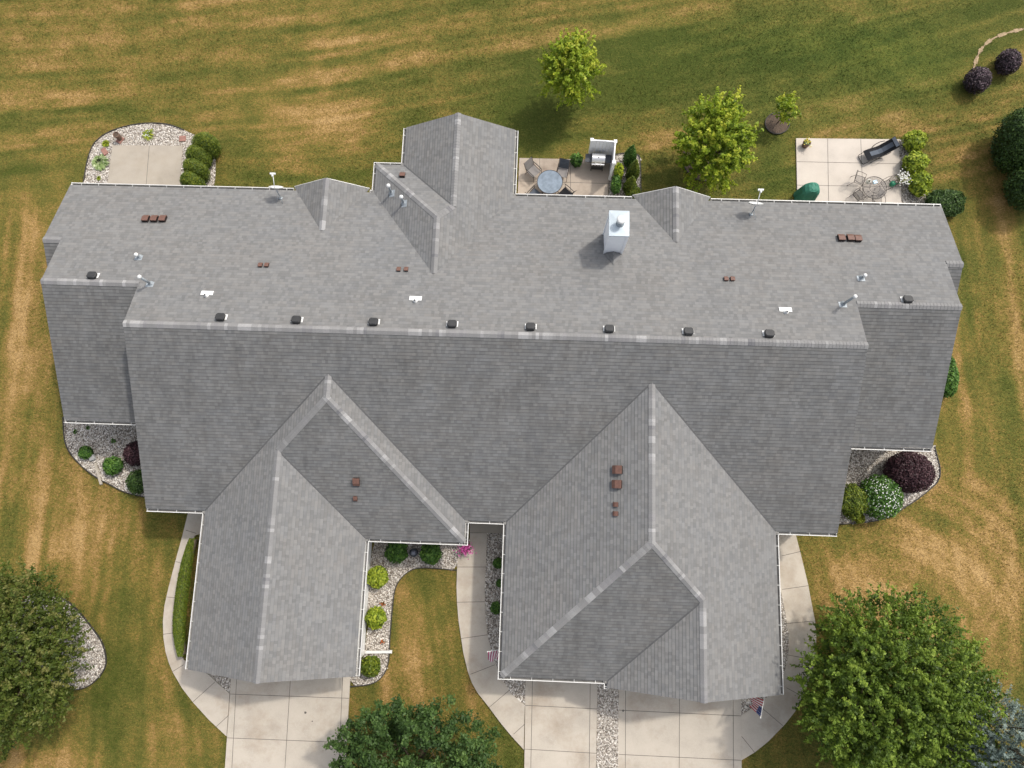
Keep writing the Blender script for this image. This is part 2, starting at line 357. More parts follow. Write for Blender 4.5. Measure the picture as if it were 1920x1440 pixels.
# ------------------------------------------------------------------ foliage
def quads(centers, normals, ln, wd, rng, spin=1.0):
    n = normals/np.maximum(np.linalg.norm(normals, axis=1, keepdims=True), 1e-6)
    t = rng.normal(size=n.shape); t -= n*(t*n).sum(1, keepdims=True); t /= np.maximum(np.linalg.norm(t, axis=1, keepdims=True), 1e-6)
    b = np.cross(n, t)
    ln = np.asarray(ln)[:, None] if np.ndim(ln) else ln; wd = np.asarray(wd)[:, None] if np.ndim(wd) else wd
    fold = n*(wd*0.35 if np.ndim(wd) else wd*0.35)
    V = np.stack([centers+t*ln, centers+b*wd+fold, centers-t*ln, centers-b*wd+fold], axis=1)
    return V.reshape(-1, 3)
def leafmesh(name, V, val, mats, parent=None, core=None, loc=None):
    nq = len(V)//4
    fv = np.arange(nq*4, dtype=np.int32)
    loops = fv; sizes = np.full(nq, 4, dtype=np.int32)
    vals = np.asarray(val, dtype=np.float32)
    if core is not None:
        cv, cf = core; b = len(V)
        V = np.vstack([V, cv]); loops = np.concatenate([loops, (cf+b).ravel().astype(np.int32)])
        sizes = np.concatenate([sizes, np.full(len(cf), cf.shape[1], dtype=np.int32)])
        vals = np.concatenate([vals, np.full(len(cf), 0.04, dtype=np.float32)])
    me = bpy.data.meshes.new(name)
    me.vertices.add(len(V)); me.vertices.foreach_set('co', V.astype(np.float32).ravel())
    me.loops.add(len(loops)); me.loops.foreach_set('vertex_index', loops)
    me.polygons.add(len(sizes)); st = np.concatenate([[0], np.cumsum(sizes)[:-1]]).astype(np.int32)
    me.polygons.foreach_set('loop_start', st); me.polygons.foreach_set('loop_total', sizes)
    me.update(calc_edges=True)
    a = me.attributes.new('v', 'FLOAT', 'FACE'); a.data.foreach_set('value', vals)
    me.materials.append(MT[mats]); me.validate()
    o = bpy.data.objects.new(name, me); COL.objects.link(o)
    if parent is not None: o.parent = parent
    if loc is not None: o.location = loc
    return o
def sphere_dirs(n, rng, up=0.0):
    d = rng.normal(size=(n, 3)); d[:, 2] += up
    return d/np.linalg.norm(d, axis=1, keepdims=True)
def lump(d, ph, k=3.0):                                      # smooth lumpy function on directions
    return (np.sin(d[:,0]*k+ph[0])+np.sin(d[:,1]*k*1.3+ph[1])+np.sin(d[:,2]*k*0.9+ph[2])+0.7*np.sin((d[:,0]+d[:,1])*k*2.1+ph[3])+0.6*np.sin((d[:,1]-d[:,0])*k*2.9+ph[4]))/4.0
def core_mesh(rx, ry, rz, cz, ph, amp, n=16, m=10, k=3.0):
    vs = []
    for i in range(m+1):
        t = math.pi*i/m
        for j in range(n):
            a = 2*math.pi*j/n; vs.append((math.sin(t)*math.cos(a), math.sin(t)*math.sin(a), math.cos(t)))
    d = np.array(vs); s = 1+amp*lump(d, ph, k)
    v = d*s[:, None]*np.array([rx, ry, rz]); v[:, 2] += cz
    f = np.array([(i*n+j, (i+1)*n+j, (i+1)*n+(j+1)%n, i*n+(j+1)%n) for i in range(m) for j in range(n)])
    return v, f
def shrub(name, loc, rx, ry, rz, mats, n=1500, leaf=0.05, amp=0.12, seed=1, label=None, cat='shrub', group=None, flowers=None, nf=0, stem=True, k=3.0, shape=None, rot=0, lift=None, asp=0.6, fl=0.04):
    rng = np.random.default_rng(seed); ph = rng.uniform(0, 6.28, 5)
    e = empty(name, loc, rot, label, cat, group)
    d = sphere_dirs(n, rng, 0.35)
    s = 1+amp*lump(d, ph, k)
    rad = s*(1-0.16*rng.random(n)**2+0.03*rng.normal(size=n))
    c = d*rad[:, None]*np.array([rx, ry, rz])
    if shape == 'cone':
        h = (c[:, 2]+rz)/(2*rz); w = 1.35*(1-0.80*h); c[:, :2] *= w[:, None]
    cz = rz*0.92 if lift is None else lift
    c[:, 2] += cz; c[:, 2] = np.maximum(c[:, 2], 0.03)
    nn = d*0.8+rng.normal(size=d.shape)*0.55; nn[:, 2] += 0.35
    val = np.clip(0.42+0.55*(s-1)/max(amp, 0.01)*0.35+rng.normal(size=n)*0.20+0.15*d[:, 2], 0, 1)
    sz = leaf*(0.6+0.8*rng.random(n))
    V = quads(c, nn, sz, sz*asp, rng)
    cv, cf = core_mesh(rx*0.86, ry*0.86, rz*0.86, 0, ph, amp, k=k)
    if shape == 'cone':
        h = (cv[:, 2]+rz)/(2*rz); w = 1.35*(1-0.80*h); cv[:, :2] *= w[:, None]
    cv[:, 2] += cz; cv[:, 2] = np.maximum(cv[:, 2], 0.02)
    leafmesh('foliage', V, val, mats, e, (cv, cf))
    if flowers:
        d = sphere_dirs(nf, rng, 0.8); s = 1+amp*lump(d, ph, k)
        c = d*(s*1.02)[:, None]*np.array([rx, ry, rz]); c[:, 2] += cz
        V = quads(c, d+rng.normal(size=d.shape)*0.3, np.full(nf, fl), np.full(nf, fl*0.8), rng)
        leafmesh('blossom', V, rng.random(nf), flowers, e)
    if stem:
        mb = MB()
        for i in range(3):
            a = i*2.1+seed; mb.tube([(0.03*math.cos(a), 0.03*math.sin(a), 0), (rx*0.3*math.cos(a), ry*0.3*math.sin(a), cz*0.7)], [0.03, 0.012], 5)
        mb.build('stem', 'bark', e)
    return e
def blades(name, loc, r, h, n, mats, seed=1, label=None, cat='plant', group=None, w=0.02, flowers=None, nf=0, droop=0.6):
    """tuft of arching leaves"""
    rng = np.random.default_rng(seed); e = empty(name, loc, 0, label, cat, group)
    a = rng.uniform(0, 6.283, n); t = rng.random(n)**0.6
    mb_v = []; vals = []
    for i in range(n):
        R0 = r*t[i]; L = Vector((math.cos(a[i]), math.sin(a[i]), 0)); S = Vector((-L.y, L.x, 0))*w*(0.7+0.6*rng.random())
        hh = h*(1.05-droop*t[i])*(0.8+0.4*rng.random())
        p0 = L*R0*0.15; p1 = L*R0*0.6+Vector((0,0,hh)); p2 = L*R0*(0.95+0.1*rng.random())+Vector((0,0,hh*0.55))
        mb_v += [p0, p1+S, p2, p1-S]; vals.append(float(np.clip(rng.normal(0.5, 0.25), 0, 1)))
    leafmesh('leaves', np.array([tuple(p) for p in mb_v]), vals, mats, e)
    if flowers:
        c = np.stack([rng.normal(0, r*0.45, nf), rng.normal(0, r*0.45, nf), h*rng.uniform(0.7, 1.2, nf)], axis=1)
        V = quads(c, rng.normal(size=c.shape)*0.4+np.array([0,0,1]), np.full(nf, 0.035), np.full(nf, 0.03), rng)
        leafmesh('blossom', V, rng.random(nf), flowers, e)
    return e
def tree(name, loc, rx, ry, zc, rz, mats, sprigs=500, per=22, leaf=0.07, spl=0.5, seed=3, label=None, trunk=0.12, group=None, amp=0.16, sprad=0.13, limbs=9, inner=0.45, k=3.0, upb=0.25, spval=0.2, cat='tree', droop=0.0, asp=0.55, shape=None):
    rng = np.random.default_rng(seed); ph = rng.uniform(0, 6.28, 5)
    e = empty(name, loc, 0, label, cat, group)
    d = sphere_dirs(sprigs, rng, upb); s = 1+amp*lump(d, ph, k)
    u = inner+(1-inner)*rng.random(sprigs)**0.55
    base = d*(s*u)[:, None]*np.array([rx, ry, rz])
    if shape == 'spruce':
        h = (base[:, 2]+rz)/(2*rz); base[:, :2] *= (1.28*(1-0.62*h))[:, None]
    base[:, 2] += zc
    dirn = d*0.7+rng.normal(size=d.shape)*0.45+np.array([0, 0, 0.35-droop])
    dirn /= np.linalg.norm(dirn, axis=1, keepdims=True)
    tt = rng.random((sprigs, per)); L = spl*(0.5+0.8*rng.random(sprigs))
    c = base[:, None, :]+dirn[:, None, :]*(tt*L[:, None])[..., None]
    sr = sprad*(1.1-0.7*tt)
    c = c+rng.normal(size=c.shape)*sr[..., None]*0.6
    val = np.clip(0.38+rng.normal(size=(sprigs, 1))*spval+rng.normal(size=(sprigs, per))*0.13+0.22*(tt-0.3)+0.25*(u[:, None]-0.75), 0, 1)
    c = c.reshape(-1, 3); n = len(c)
    c[:, 2] = np.maximum(c[:, 2], 0.08)
    nn = rng.normal(size=(n, 3))*0.55+np.repeat(dirn, per, axis=0)*0.3; nn[:, 2] += 0.75
    sz = leaf*(0.55+0.75*rng.random(n))
    V = quads(c, nn, sz, sz*asp, rng)
    leafmesh('crown', V, val.ravel(), mats, e)
    mb = MB()
    top = zc+rz*0.45
    pts = [(0,0,0), (0.02,0.01,zc*0.35), (-0.03,0.02,zc*0.7), (0.02,-0.02,top)]
    mb.tube(pts, [trunk*1.25, trunk, trunk*0.75, trunk*0.2], 8)
    for i in range(limbs):
        a = 2.4*i+seed; z0 = zc*0.35+(top-zc*0.4)*i/limbs*0.8
        r1 = 0.72*(1-0.35*i/limbs)
        p1 = Vector((rx*0.35*math.cos(a), ry*0.35*math.sin(a), z0+0.25*rz*0.8)); p2 = Vector((rx*r1*math.cos(a+0.2), ry*r1*math.sin(a+0.2), z0+rz*0.6))
        mb.tube([(0,0,z0), p1, p2], [trunk*0.45, trunk*0.28, trunk*0.08], 6)
        for q in (-0.5, 0.5):
            p3 = Vector((rx*r1*1.05*math.cos(a+0.2+q), ry*r1*1.05*math.sin(a+0.2+q), z0+rz*0.7)); mb.tube([p1, p3], [trunk*0.2, trunk*0.06], 5)
    mb.build('trunk', 'bark', e, smooth=True)
    return e

# ================================================================== THE GROUND
def vnoise(x, y, seed, s):
    r = np.random.default_rng(seed); g = r.random((256, 256)); x = x/s; y = y/s
    xi = np.floor(x).astype(int); yi = np.floor(y).astype(int); fx = x-xi; fy = y-yi
    fx = fx*fx*(3-2*fx); fy = fy*fy*(3-2*fy)
    G = lambda a, b: g[a % 256, b % 256]
    return (G(xi, yi)*(1-fx)+G(xi+1, yi)*fx)*(1-fy)+(G(xi, yi+1)*(1-fx)+G(xi+1, yi+1)*fx)*fy-0.5
def lawn_field(X, Y):
    dry = np.full(X.shape, 0.385); lush = np.zeros(X.shape)
    def g(px, py, rx, ry, rot=0.0):
        c = at(px, py); s = 1/38.5; dx = X-c.x; dy = Y-c.y; a = R(rot)
        u = (dx*math.cos(a)+dy*math.sin(a))/(rx*s); v = (-dx*math.sin(a)+dy*math.cos(a))/(ry*s)
        return np.exp(-(u*u+v*v)/1.0)
    for px, py, rx, ry, am, rot in (
        (1330,90,420,110,-.22,8),(1480,190,260,90,-.16,0),(1000,170,190,75,-.32,10),(1180,130,150,60,-.20,10),(1020,250,60,50,-.25,0),(740,205,60,45,-.22,0),(1250,340,90,60,-.18,0),
        (1430,340,60,120,-.25,0),(1900,450,70,180,-.14,0),(1760,170,120,90,-.12,0),(600,300,220,60,.08,0),(560,335,160,16,-.22,0),(720,310,50,50,-.22,0),(450,330,50,30,-.15,0),
        (640,225,110,55,.34,0),(560,270,60,30,.20,0),(690,260,60,30,.25,0),(90,110,140,90,.10,0),(330,110,200,60,.02,10),(220,70,160,30,.14,15),(60,600,45,200,.22,0),(25,740,30,160,.25,0),(60,430,40,120,.18,0),(120,700,26,200,-.15,0),(60,850,60,80,.15,0),(95,560,22,100,-.1,0),
        (200,980,90,60,.20,0),(290,1070,90,90,.18,0),(150,1010,60,40,.16,0),(300,1010,50,40,-.20,0),(220,1130,40,80,-.02,0),(240,1250,60,80,-.22,0),(190,1330,100,50,-.18,0),(310,1290,34,120,.20,20),(360,1400,60,50,.12,0),(60,1425,90,22,.24,0),(20,1340,60,40,-.28,0),
        (1230,245,50,22,.34,0),(1240,275,40,20,.18,0),(1190,195,60,30,.08,0),(1150,230,60,60,-.06,0),(1600,205,120,28,.16,0),(1690,235,60,24,.20,0),(1800,290,40,60,.24,-20),(1850,230,50,14,.18,-20),(1740,240,30,24,.14,0),(1870,340,40,70,.14,0),(1820,440,60,60,-.02,0),
        (1830,600,50,60,.10,0),(1850,760,40,100,.10,0),(1900,800,30,160,-.20,0),(1780,790,26,60,-.08,0),(1790,960,110,90,.20,0),(1640,1040,170,55,.20,0),(1700,1110,160,70,.26,0),(1600,1110,60,60,.16,0),(1860,1080,60,120,.16,0),(1870,1250,60,80,-.08,0),(1780,1180,60,60,.18,0),(1660,1030,30,20,-.14,0),(1570,1020,60,20,-.14,0),
        (790,1100,60,30,-.14,0),(780,1150,50,60,.0,0),(760,1210,26,80,.18,-8),(820,1260,60,60,-.02,0),(700,1330,40,60,.20,0),(780,1310,60,30,.14,0),(900,1340,50,60,.06,0),(930,1420,60,50,-.2,0),(850,1130,30,60,.10,0),(1480,1420,60,60,-.18,0),(960,1430,20,60,-.1,0)):
        dry += am*g(px, py, rx, ry, rot)
    for px, py, rx, ry, am, rot in ((1560,60,430,100,.55,6),(1640,110,260,80,.45,0),(1500,200,240,60,.38,0),(1180,110,260,60,.22,8),(1480,330,60,90,.40,0),(1440,290,40,120,.3,0),(1740,150,100,60,.3,0),(1890,480,60,90,.12,0),(1010,230,130,90,.32,0),(1260,320,120,60,.18,0),(1900,760,30,160,.25,0),(540,335,160,12,.3,0),(250,215,120,14,.2,10),(1240,190,120,60,.15,0)):
        lush += am*g(px, py, rx, ry, rot)
    # mower passes: bands running along each part of the lawn
    def pxof(X, Y):
        d = np.stack([X, Y, np.full(X.shape, -H)], 1) @ np.array(CR)
        return 960+F*d[:, 0]/-d[:, 2], 720-F*d[:, 1]/-d[:, 2]
    PX, PY = pxof(X, Y)
    def w1(c, s, seed): return vnoise(c, np.zeros_like(c), seed, s)
    def sm(a, b, x): t = np.clip((x-a)/(b-a), 0, 1); return t*t*(3-2*t)
    wob = vnoise(X, Y, 5, 6.0)*0.5
    top = sm(430, 300, PY); left = sm(330, 240, PX)*(1-top)*sm(-200, 0, PX); right = sm(1560, 1680, PX)*(1-top); mid = (1-top)*(1-left)*(1-right)
    amp2 = 0.75+1.4*vnoise(X, Y, 55, 4.0)
    cA = Y-0.19*X-0.0022*(X+5)**2+wob*0.8
    sA = w1(cA, 0.32, 61)*0.40+w1(cA, 0.75, 1)*0.34+w1(cA, 2.1, 2)*0.22+(np.abs(((cA/1.9) % 1)-0.5)-0.25)*0.22
    cB = X+0.05*Y+wob; sB = w1(cB, 0.28, 63)*0.40+w1(cB, 0.6, 3)*0.44+w1(cB, 1.3, 4)*0.26
    c = at(1640, 1200); cC = np.hypot((X-c.x)*0.9, Y-c.y)+wob; sC = w1(cC, 0.25, 68)*0.45+w1(cC, 0.6, 8)*0.50+w1(cC, 1.3, 9)*0.22
    cD = X*0.96+0.22*Y+wob*1.2; sD = w1(cD, 0.26, 62)*0.34+w1(cD, 0.5, 12)*0.42+w1(cD, 1.2, 13)*0.18
    cE = np.hypot(X+24, (Y+12)*0.9)+wob; sE = w1(cE, 0.3, 72)*0.34+w1(cE, 0.6, 22)*0.34
    dry += amp2*(top*sA+left*sB*.9+right*(sC*0.6*sm(820, 960, PY)+sB*0.9*sm(960, 820, PY))+mid*(0.6*sD+0.5*sE))
    dry += vnoise(X, Y, 31, 3.1)*0.16+vnoise(X, Y, 32, 1.3)*0.18+vnoise(X, Y, 33, 0.6)*0.20
    dry += top*(vnoise(cA*3.0, X*0.8+40, 34, 1.0)*0.30+vnoise(cA*1.6, X*0.3+40, 37, 1.0)*0.16)+(left+right)*vnoise(cB*3.0, Y*0.7+40, 35, 1.0)*0.30+mid*vnoise(cD*3.0, Y*0.7+40, 36, 1.0)*0.30
    for k2, (px, py, rr, am) in enumerate(((1690,1130,3.4,.14),(1690,1130,3.0,.10),(1590,1030,3.2,.08),(1560,960,8.6,.12),(1560,960,9.2,.10),(360,1180,4.6,.12),(360,1180,5.1,.10),(420,1060,6.4,.10),(260,900,3.0,.08))):
        c = at(px, py); q = np.hypot(X-c.x, (Y-c.y)*1.15); dry += am*np.exp(-((q-rr)/0.13)**2)*(0.6+0.8*(vnoise(X, Y, 90+k2, 1.6)+0.5))
    return np.clip(dry, 0, 1.2), np.clip(lush, 0, 1)
def build_lawn():
    xs = np.concatenate([[-600, -300, -150, -80, -50], np.arange(-36, 33, 0.14), [45, 80, 150, 300, 600]])
    ys = np.concatenate([[-600, -300, -150, -80, -40], np.arange(-17, 33, 0.14), [45, 80, 150, 300, 600]])
    X, Y = np.meshgrid(xs, ys, indexing='ij'); X = X.ravel(); Y = Y.ravel()
    dry, lush = lawn_field(X, Y)
    nx, ny = len(xs), len(ys)
    Z = vnoise(X, Y, 41, 5.0)*0.05*np.exp(-((np.maximum(np.abs(X)-30, 0))/20)**2)-0.03
    V = np.stack([X, Y, Z], 1)
    i = np.arange(nx-1)[:, None]*ny; j = np.arange(ny-1)[None, :]
    a = (i+j).ravel(); Fc = np.stack([a, a+ny, a+ny+1, a+1], 1)
    me = bpy.data.meshes.new('lawn'); me.vertices.add(len(V)); me.vertices.foreach_set('co', V.astype(np.float32).ravel())
    me.loops.add(Fc.size); me.loops.foreach_set('vertex_index', Fc.ravel().astype(np.int32))
    me.polygons.add(len(Fc)); me.polygons.foreach_set('loop_start', np.arange(0, Fc.size, 4, dtype=np.int32)); me.polygons.foreach_set('loop_total', np.full(len(Fc), 4, dtype=np.int32))
    me.update(calc_edges=True); me.polygons.foreach_set('use_smooth', np.ones(len(Fc), dtype=bool))
    for nm, ar in (('dry', dry), ('lush', lush)):
        at_ = me.attributes.new(nm, 'FLOAT', 'POINT'); at_.data.foreach_set('value', ar.astype(np.float32))
    me.materials.append(MT['lawn'])
    o = bpy.data.objects.new('lawn', me); COL.objects.link(o); tag(o, kind='structure')
build_lawn()

from mathutils.geometry import tessellate_polygon
def g2(pts): return [Vector((at(x, y).x, at(x, y).y, 0)) for x, y in pts]
def smooth_poly(pts, it=2, closed=True):
    for _ in range(it):
        q = []; n = len(pts)
        for i in range(n if closed else n-1):
            a, b = pts[i], pts[(i+1) % n]; q += [a*0.75+b*0.25, a*0.25+b*0.75]
        if not closed: q = [pts[0]]+q+[pts[-1]]
        pts = q
    return pts
SLABS = []
def slab(name, pts, ztop, matn, joints=(), kind='structure', zbot=-0.12, jw=0.022, parent=None):
    SLABS.append(pts)
    mb = MB(); n = len(pts)
    tri = tessellate_polygon([[Vector((p.x, p.y, 0)) for p in pts]])
    top = [Vector((p.x, p.y, ztop)) for p in pts]; bot = [Vector((p.x, p.y, zbot)) for p in pts]
    up = []
    for t in tri:
        a, b, c = (top[i] for i in t)
        up.append(t if (b-a).cross(c-a).z > 0 else t[::-1])
    mb.add(top, up)
    mb.add(top+bot, [(i, (i+1) % n, n+(i+1) % n, n+i) for i in range(n)])
    for a, b in joints:
        A = at(*a); B = at(*b); d = Vector((B.x-A.x, B.y-A.y, 0)); d.normalize(); s = Vector((-d.y, d.x, 0))*jw/2; z = Vector((0, 0, ztop+0.003))
        A = Vector((A.x, A.y, 0)); B = Vector((B.x, B.y, 0))
        mb.add([A+s+z, A-s+z, B-s+z, B+s+z], [(0, 1, 2, 3)], 1)
    o = mb.build(name, [matn, 'joint']); tag(o, kind=kind)
    return o
def inpoly(x, y, pts):
    c = np.zeros(x.shape, bool); n = len(pts)
    for i in range(n):
        a, b = pts[i], pts[(i+1) % n]
        if a.y == b.y: continue
        k = ((a.y > y) != (b.y > y)) & (x < (b.x-a.x)*(y-a.y)/(b.y-a.y)+a.x); c ^= k
    return c
OCT = np.array([(1,0,0),(0,1,0),(-1,0,0),(0,-1,0),(0,0,1),(0,0,-1)], float)
OCF = np.array([(0,1,4),(1,2,4),(2,3,4),(3,0,4),(1,0,5),(2,1,5),(3,2,5),(0,3,5)])
def gravel(px, edge=None, dens=170, matn='gravel', stones=True, name='gravel_bed', seed=1, z=0.015, it=1, world=None):
    pts = world if world else smooth_poly(g2(px), it)
    o = slab(name, pts, z, matn, kind='stuff'); 
    if stones:
        rng = np.random.default_rng(seed); xs = [p.x for p in pts]; ys = [p.y for p in pts]
        A = (max(xs)-min(xs))*(max(ys)-min(ys)); n = int(A*dens)
        x = rng.uniform(min(xs), max(xs), n); y = rng.uniform(min(ys), max(ys), n); k = inpoly(x, y, pts); x = x[k]; y = y[k]; n = len(x)
        s = rng.uniform(0.018, 0.042, n); sc = np.stack([s*rng.uniform(.8, 1.6, n), s*rng.uniform(.8, 1.3, n), s*0.6], 1)
        a = rng.uniform(0, 6.28, n); ca, sa = np.cos(a), np.sin(a)
        V = OCT[None]*sc[:, None, :]; V = np.stack([V[..., 0]*ca[:, None]-V[..., 1]*sa[:, None], V[..., 0]*sa[:, None]+V[..., 1]*ca[:, None], V[..., 2]], -1)
        V += np.stack([x, y, np.full(n, z+0.008)], 1)[:, None, :]
        Fs = (OCF[None]+np.arange(n)[:, None, None]*6).reshape(-1, 3)
        me = o.data; base = len(me.vertices)
        me2 = bpy.data.meshes.new(name+'_stones'); me2.from_pydata(V.reshape(-1, 3).tolist(), [], Fs.tolist())
        at_ = me2.attributes.new('v', 'FLOAT', 'FACE'); at_.data.foreach_set('value', np.repeat(rng.random(n), 8).astype(np.float32))
        me2.materials.append(MT['stone_leaf'])
        o2 = bpy.data.objects.new('loose_stones', me2); COL.objects.link(o2); o2.parent = o; o2['kind'] = 'stuff'
    if edge:
        e = smooth_poly(g2(edge), 2, False); mb = MB()
        for i in range(len(e)-1): mb.bar(e[i]+Vector((0,0,.025)), e[i+1]+Vector((0,0,.025)), 0.035, 0.09)
        eo = mb.build('bed_edging', 'edging'); eo.parent = o
    return o

# driveways, paths and patios -----------------------------------------------------------
slab('driveway', g2([(434,1262),(432,1300),(426,1383),(420,1470),(417,1520),(640,1530),(646,1470),(650,1392),(657,1270),(657,1235),(436,1228)]), 0.03, 'concrete',
     [((547,1240),(531,1500)),((446,1240),(432,1500)),((644,1240),(633,1500)),((432,1301),(655,1309)),((426,1383),(650,1392))])
slab('driveway', g2([(986,1240),(985,1300),(982,1520),(1116,1525),(1120,1290),(1121,1240)]), 0.03, 'concrete',
     [((999,1245),(994,1500)),((1107,1245),(1104,1500)),((984,1322),(1120,1329)),((982,1404),(1118,1412))])
slab('driveway', g2([(1160,1240),(1160,1300),(1157,1520),(1391,1528),(1390,1400),(1389,1240)]), 0.03, 'concrete',
     [((1173,1245),(1172,1500)),((1274,1245),(1273,1500)),((1374,1245),(1375,1500)),((1160,1331),(1389,1342)),((1160,1414),(1389,1425))])
slab('path', g2([(354,958),(341,1010),(330,1050),(317,1100),(309,1135),(306,1165),(307,1195),(311,1222),(317,1242),(324,1259),(342,1290),(362,1316),(392,1349),(425,1380),(431,1300),(410,1282),(392,1265),(365,1250),(346,1238),(334,1220),(332,1180),(335,1140),(345,1100),(352,1040),(366,1004),(378,1000),(385,958)]), 0.035, 'concrete',
     [((349,994),(369,1000)),((330,1053),(350,1057)),((313,1119),(338,1122)),((306,1189),(331,1186)),((324,1259),(345,1246)),((362,1316),(404,1278)),((405,1363),(429,1341))])
slab('path', g2([(881,960),(881,1022),(859,1030),(857,1070),(856,1100),(857,1130),(860,1165),(864,1192),(869,1225),(877,1258),(885,1280),(895,1298),(917,1326),(940,1357),(960,1381),(982,1405),(984,1322),(960,1302),(942,1274),(925,1235),(914,1190),(910,1150),(909,1100),(911,1060),(915,960)]), 0.035, 'concrete',
     [((857,1063),(911,1063)),((857,1129),(909,1128)),((864,1197),(914,1190)),((882,1264),(928,1246)),((917,1326),(956,1293)),((963,1376),(984,1357)),((881,999),(915,999))])
slab('porch_slab', g2([(881,935),(881,998),(945,1000),(945,935)]), 0.12, 'concrete2')
slab('path', g2([(1440,1000),(1491,1000),(1500,1035),(1515,1097),(1522,1135),(1528,1165),(1530,1195),(1529,1225),(1524,1255),(1515,1281),(1505,1305),(1490,1334),(1472,1357),(1440,1390),(1415,1410),(1390,1425),(1389,1341),(1412,1326),(1436,1309),(1455,1287),(1470,1262),(1478,1228),(1478,1190),(1473,1155),(1464,1110),(1440,1100)]), 0.035, 'concrete',
     [((1466,1042),(1500,1034)),((1466,1105),(1515,1098)),((1471,1169),(1528,1164)),((1478,1228),(1527,1237)),((1474,1289),(1505,1306)),((1427,1326),(1467,1360)),((1390,1380),(1415,1411))])
p = g2([(212,273),(343,274),(338,360),(201,358)]); slab('patio', p, 0.05, 'concrete2', [((281,274),(274,360))])
p = g2([(974,297),(1100,300),(1152,301),(1141,345),(1139,385),(970,382)])
slab('patio', p, 0.05, 'stained', [((1069,299),(1070,380)),((1012,298),(1012,342)),((970,340),(1141,345))])
p = g2([(1492,260),(1684,262),(1690,400),(1495,396)])
slab('patio', p, 0.05, 'patio', [((1551,261),(1553,395)),((1613,262),(1618,395)),((1493,304),(1685,308)),((1494,348),(1687,351))])

for px, py, r in ((573,1336,.05),(1168,1332,.05),(586,1352,.03)):
    v = at(px, py, 0); m = MB(); rr = random.Random(px); n = 10; m.add([(v.x+r*(.7+.6*rr.random())*math.cos(6.283*i/n), v.y+r*(.7+.6*rr.random())*math.sin(6.283*i/n), .034) for i in range(n)], [tuple(range(n))]); tag(m.build('oil_spot', 'joint'), kind='structure')
# gravel beds -----------------------------------------------------------
gravel([(156,352),(159,338),(162,312),(170,282),(180,265),(200,250),(225,240),(262,232),(295,231),(320,234),(345,244),(385,262),(404,290),(404,330),(398,362)], [(157,345),(162,312),(170,282),(180,265),(200,250),(225,240),(262,232),(295,231),(320,234),(345,244)], seed=1)
gravel([(120,780),(121,822),(127,842),(140,860),(160,880),(185,898),(200,905),(235,924),(271,932),(300,934),(290,770),(122,770)], [(119,782),(121,822),(127,842),(140,860),(160,880),(185,898),(200,905),(235,924),(271,932)], seed=2)
gravel([(60,1108),(95,1112),(125,1124),(150,1147),(172,1175),(192,1202),(200,1230),(199,1252),(182,1275),(162,1290),(135,1294),(107,1286),(60,1275),(20,1230),(20,1150)], [(60,1108),(95,1112),(125,1124),(150,1147),(172,1175),(192,1202),(200,1230),(199,1252),(182,1275),(162,1290),(135,1294),(107,1286),(60,1275)], seed=3)
gravel([(690,1005),(690,1230),(657,1245),(657,1286),(692,1284),(712,1275),(725,1257),(730,1235),(731,1205),(732,1187),(736,1140),(740,1105),(750,1085),(770,1068),(790,1064),(825,1066),(857,1069),(860,1030),(880,1022),(880,1005),(760,1000)], [(657,1287),(692,1284),(712,1275),(725,1257),(730,1235),(731,1205),(732,1187),(736,1140),(740,1105),(750,1085),(770,1068),(790,1064),(825,1066),(857,1069)], seed=4, it=1)
gravel([(914,990),(911,1060),(909,1100),(910,1150),(914,1190),(925,1235),(942,1274),(960,1302),(985,1324),(986,1262),(962,1240),(950,1100),(950,990)], seed=5, it=0)
gravel([(1121,1262),(1120,1300),(1117,1520),(1158,1525),(1160,1300),(1160,1262)], seed=6, it=0, dens=240)
gravel([(392,1264),(432,1300),(434,1262),(400,1255)], seed=7, it=0)
gravel([(1389,1341),(1437,1309),(1440,1290),(1389,1290)], seed=8, it=0)
gravel([(1440,1050),(1466,1110),(1474,1155),(1480,1190),(1480,1228),(1471,1266),(1440,1300)], seed=9, it=0)
gravel([(1560,981),(1600,983),(1640,978),(1677,966),(1695,951),(1715,940),(1740,920),(1760,902),(1763,880),(1756,855),(1752,830),(1560,830)], [(1575,983),(1640,978),(1677,966),(1695,951),(1715,940),(1740,920),(1760,902),(1763,880),(1756,855),(1752,838)], seed=10)
gravel([(1154,291),(1169,287),(1195,289),(1201,297),(1202,380),(1141,378),(1142,345),(1150,310)], [(1154,291),(1169,287),(1195,289),(1201,297),(1202,372)], seed=11, it=0)
gravel([(1685,261),(1700,262),(1722,300),(1733,345),(1745,385),(1745,400),(1690,396)], seed=12, it=0)
def circle_px(px, py, r, n=20, sy=1.0): return [(px+r*math.cos(2*math.pi*i/n), py+r*sy*math.sin(2*math.pi*i/n)) for i in range(n)]
gravel(circle_px(1457,232,23,20,.86), circle_px(1457,232,23,20,.86)+[(1480,232)], matn='soil', stones=False, name='mulch_bed')
gravel(circle_px(1322,298,42,20,1.0), circle_px(1322,298,42,20,1.0), matn='soil', stones=False, name='mulch_bed')
mb = MB(); e = smooth_poly(g2([(1822,168),(1822,140),(1832,107),(1840,90),(1860,72),(1890,61),(1920,54),(1960,46)]), 2, False)
for i in range(len(e)-1):
    d = (e[i+1]-e[i]).normalized(); s = Vector((-d.y, d.x, 0))*(0.07+0.04*math.sin(i*1.7)); z = Vector((0,0,0.01))
    mb.add([e[i]+s+z, e[i]-s+z, e[i+1]-s+z, e[i+1]+s+z], [(0,1,2,3)])
tag(mb.build('bare_soil_trench', 'drysoil'), kind='structure')

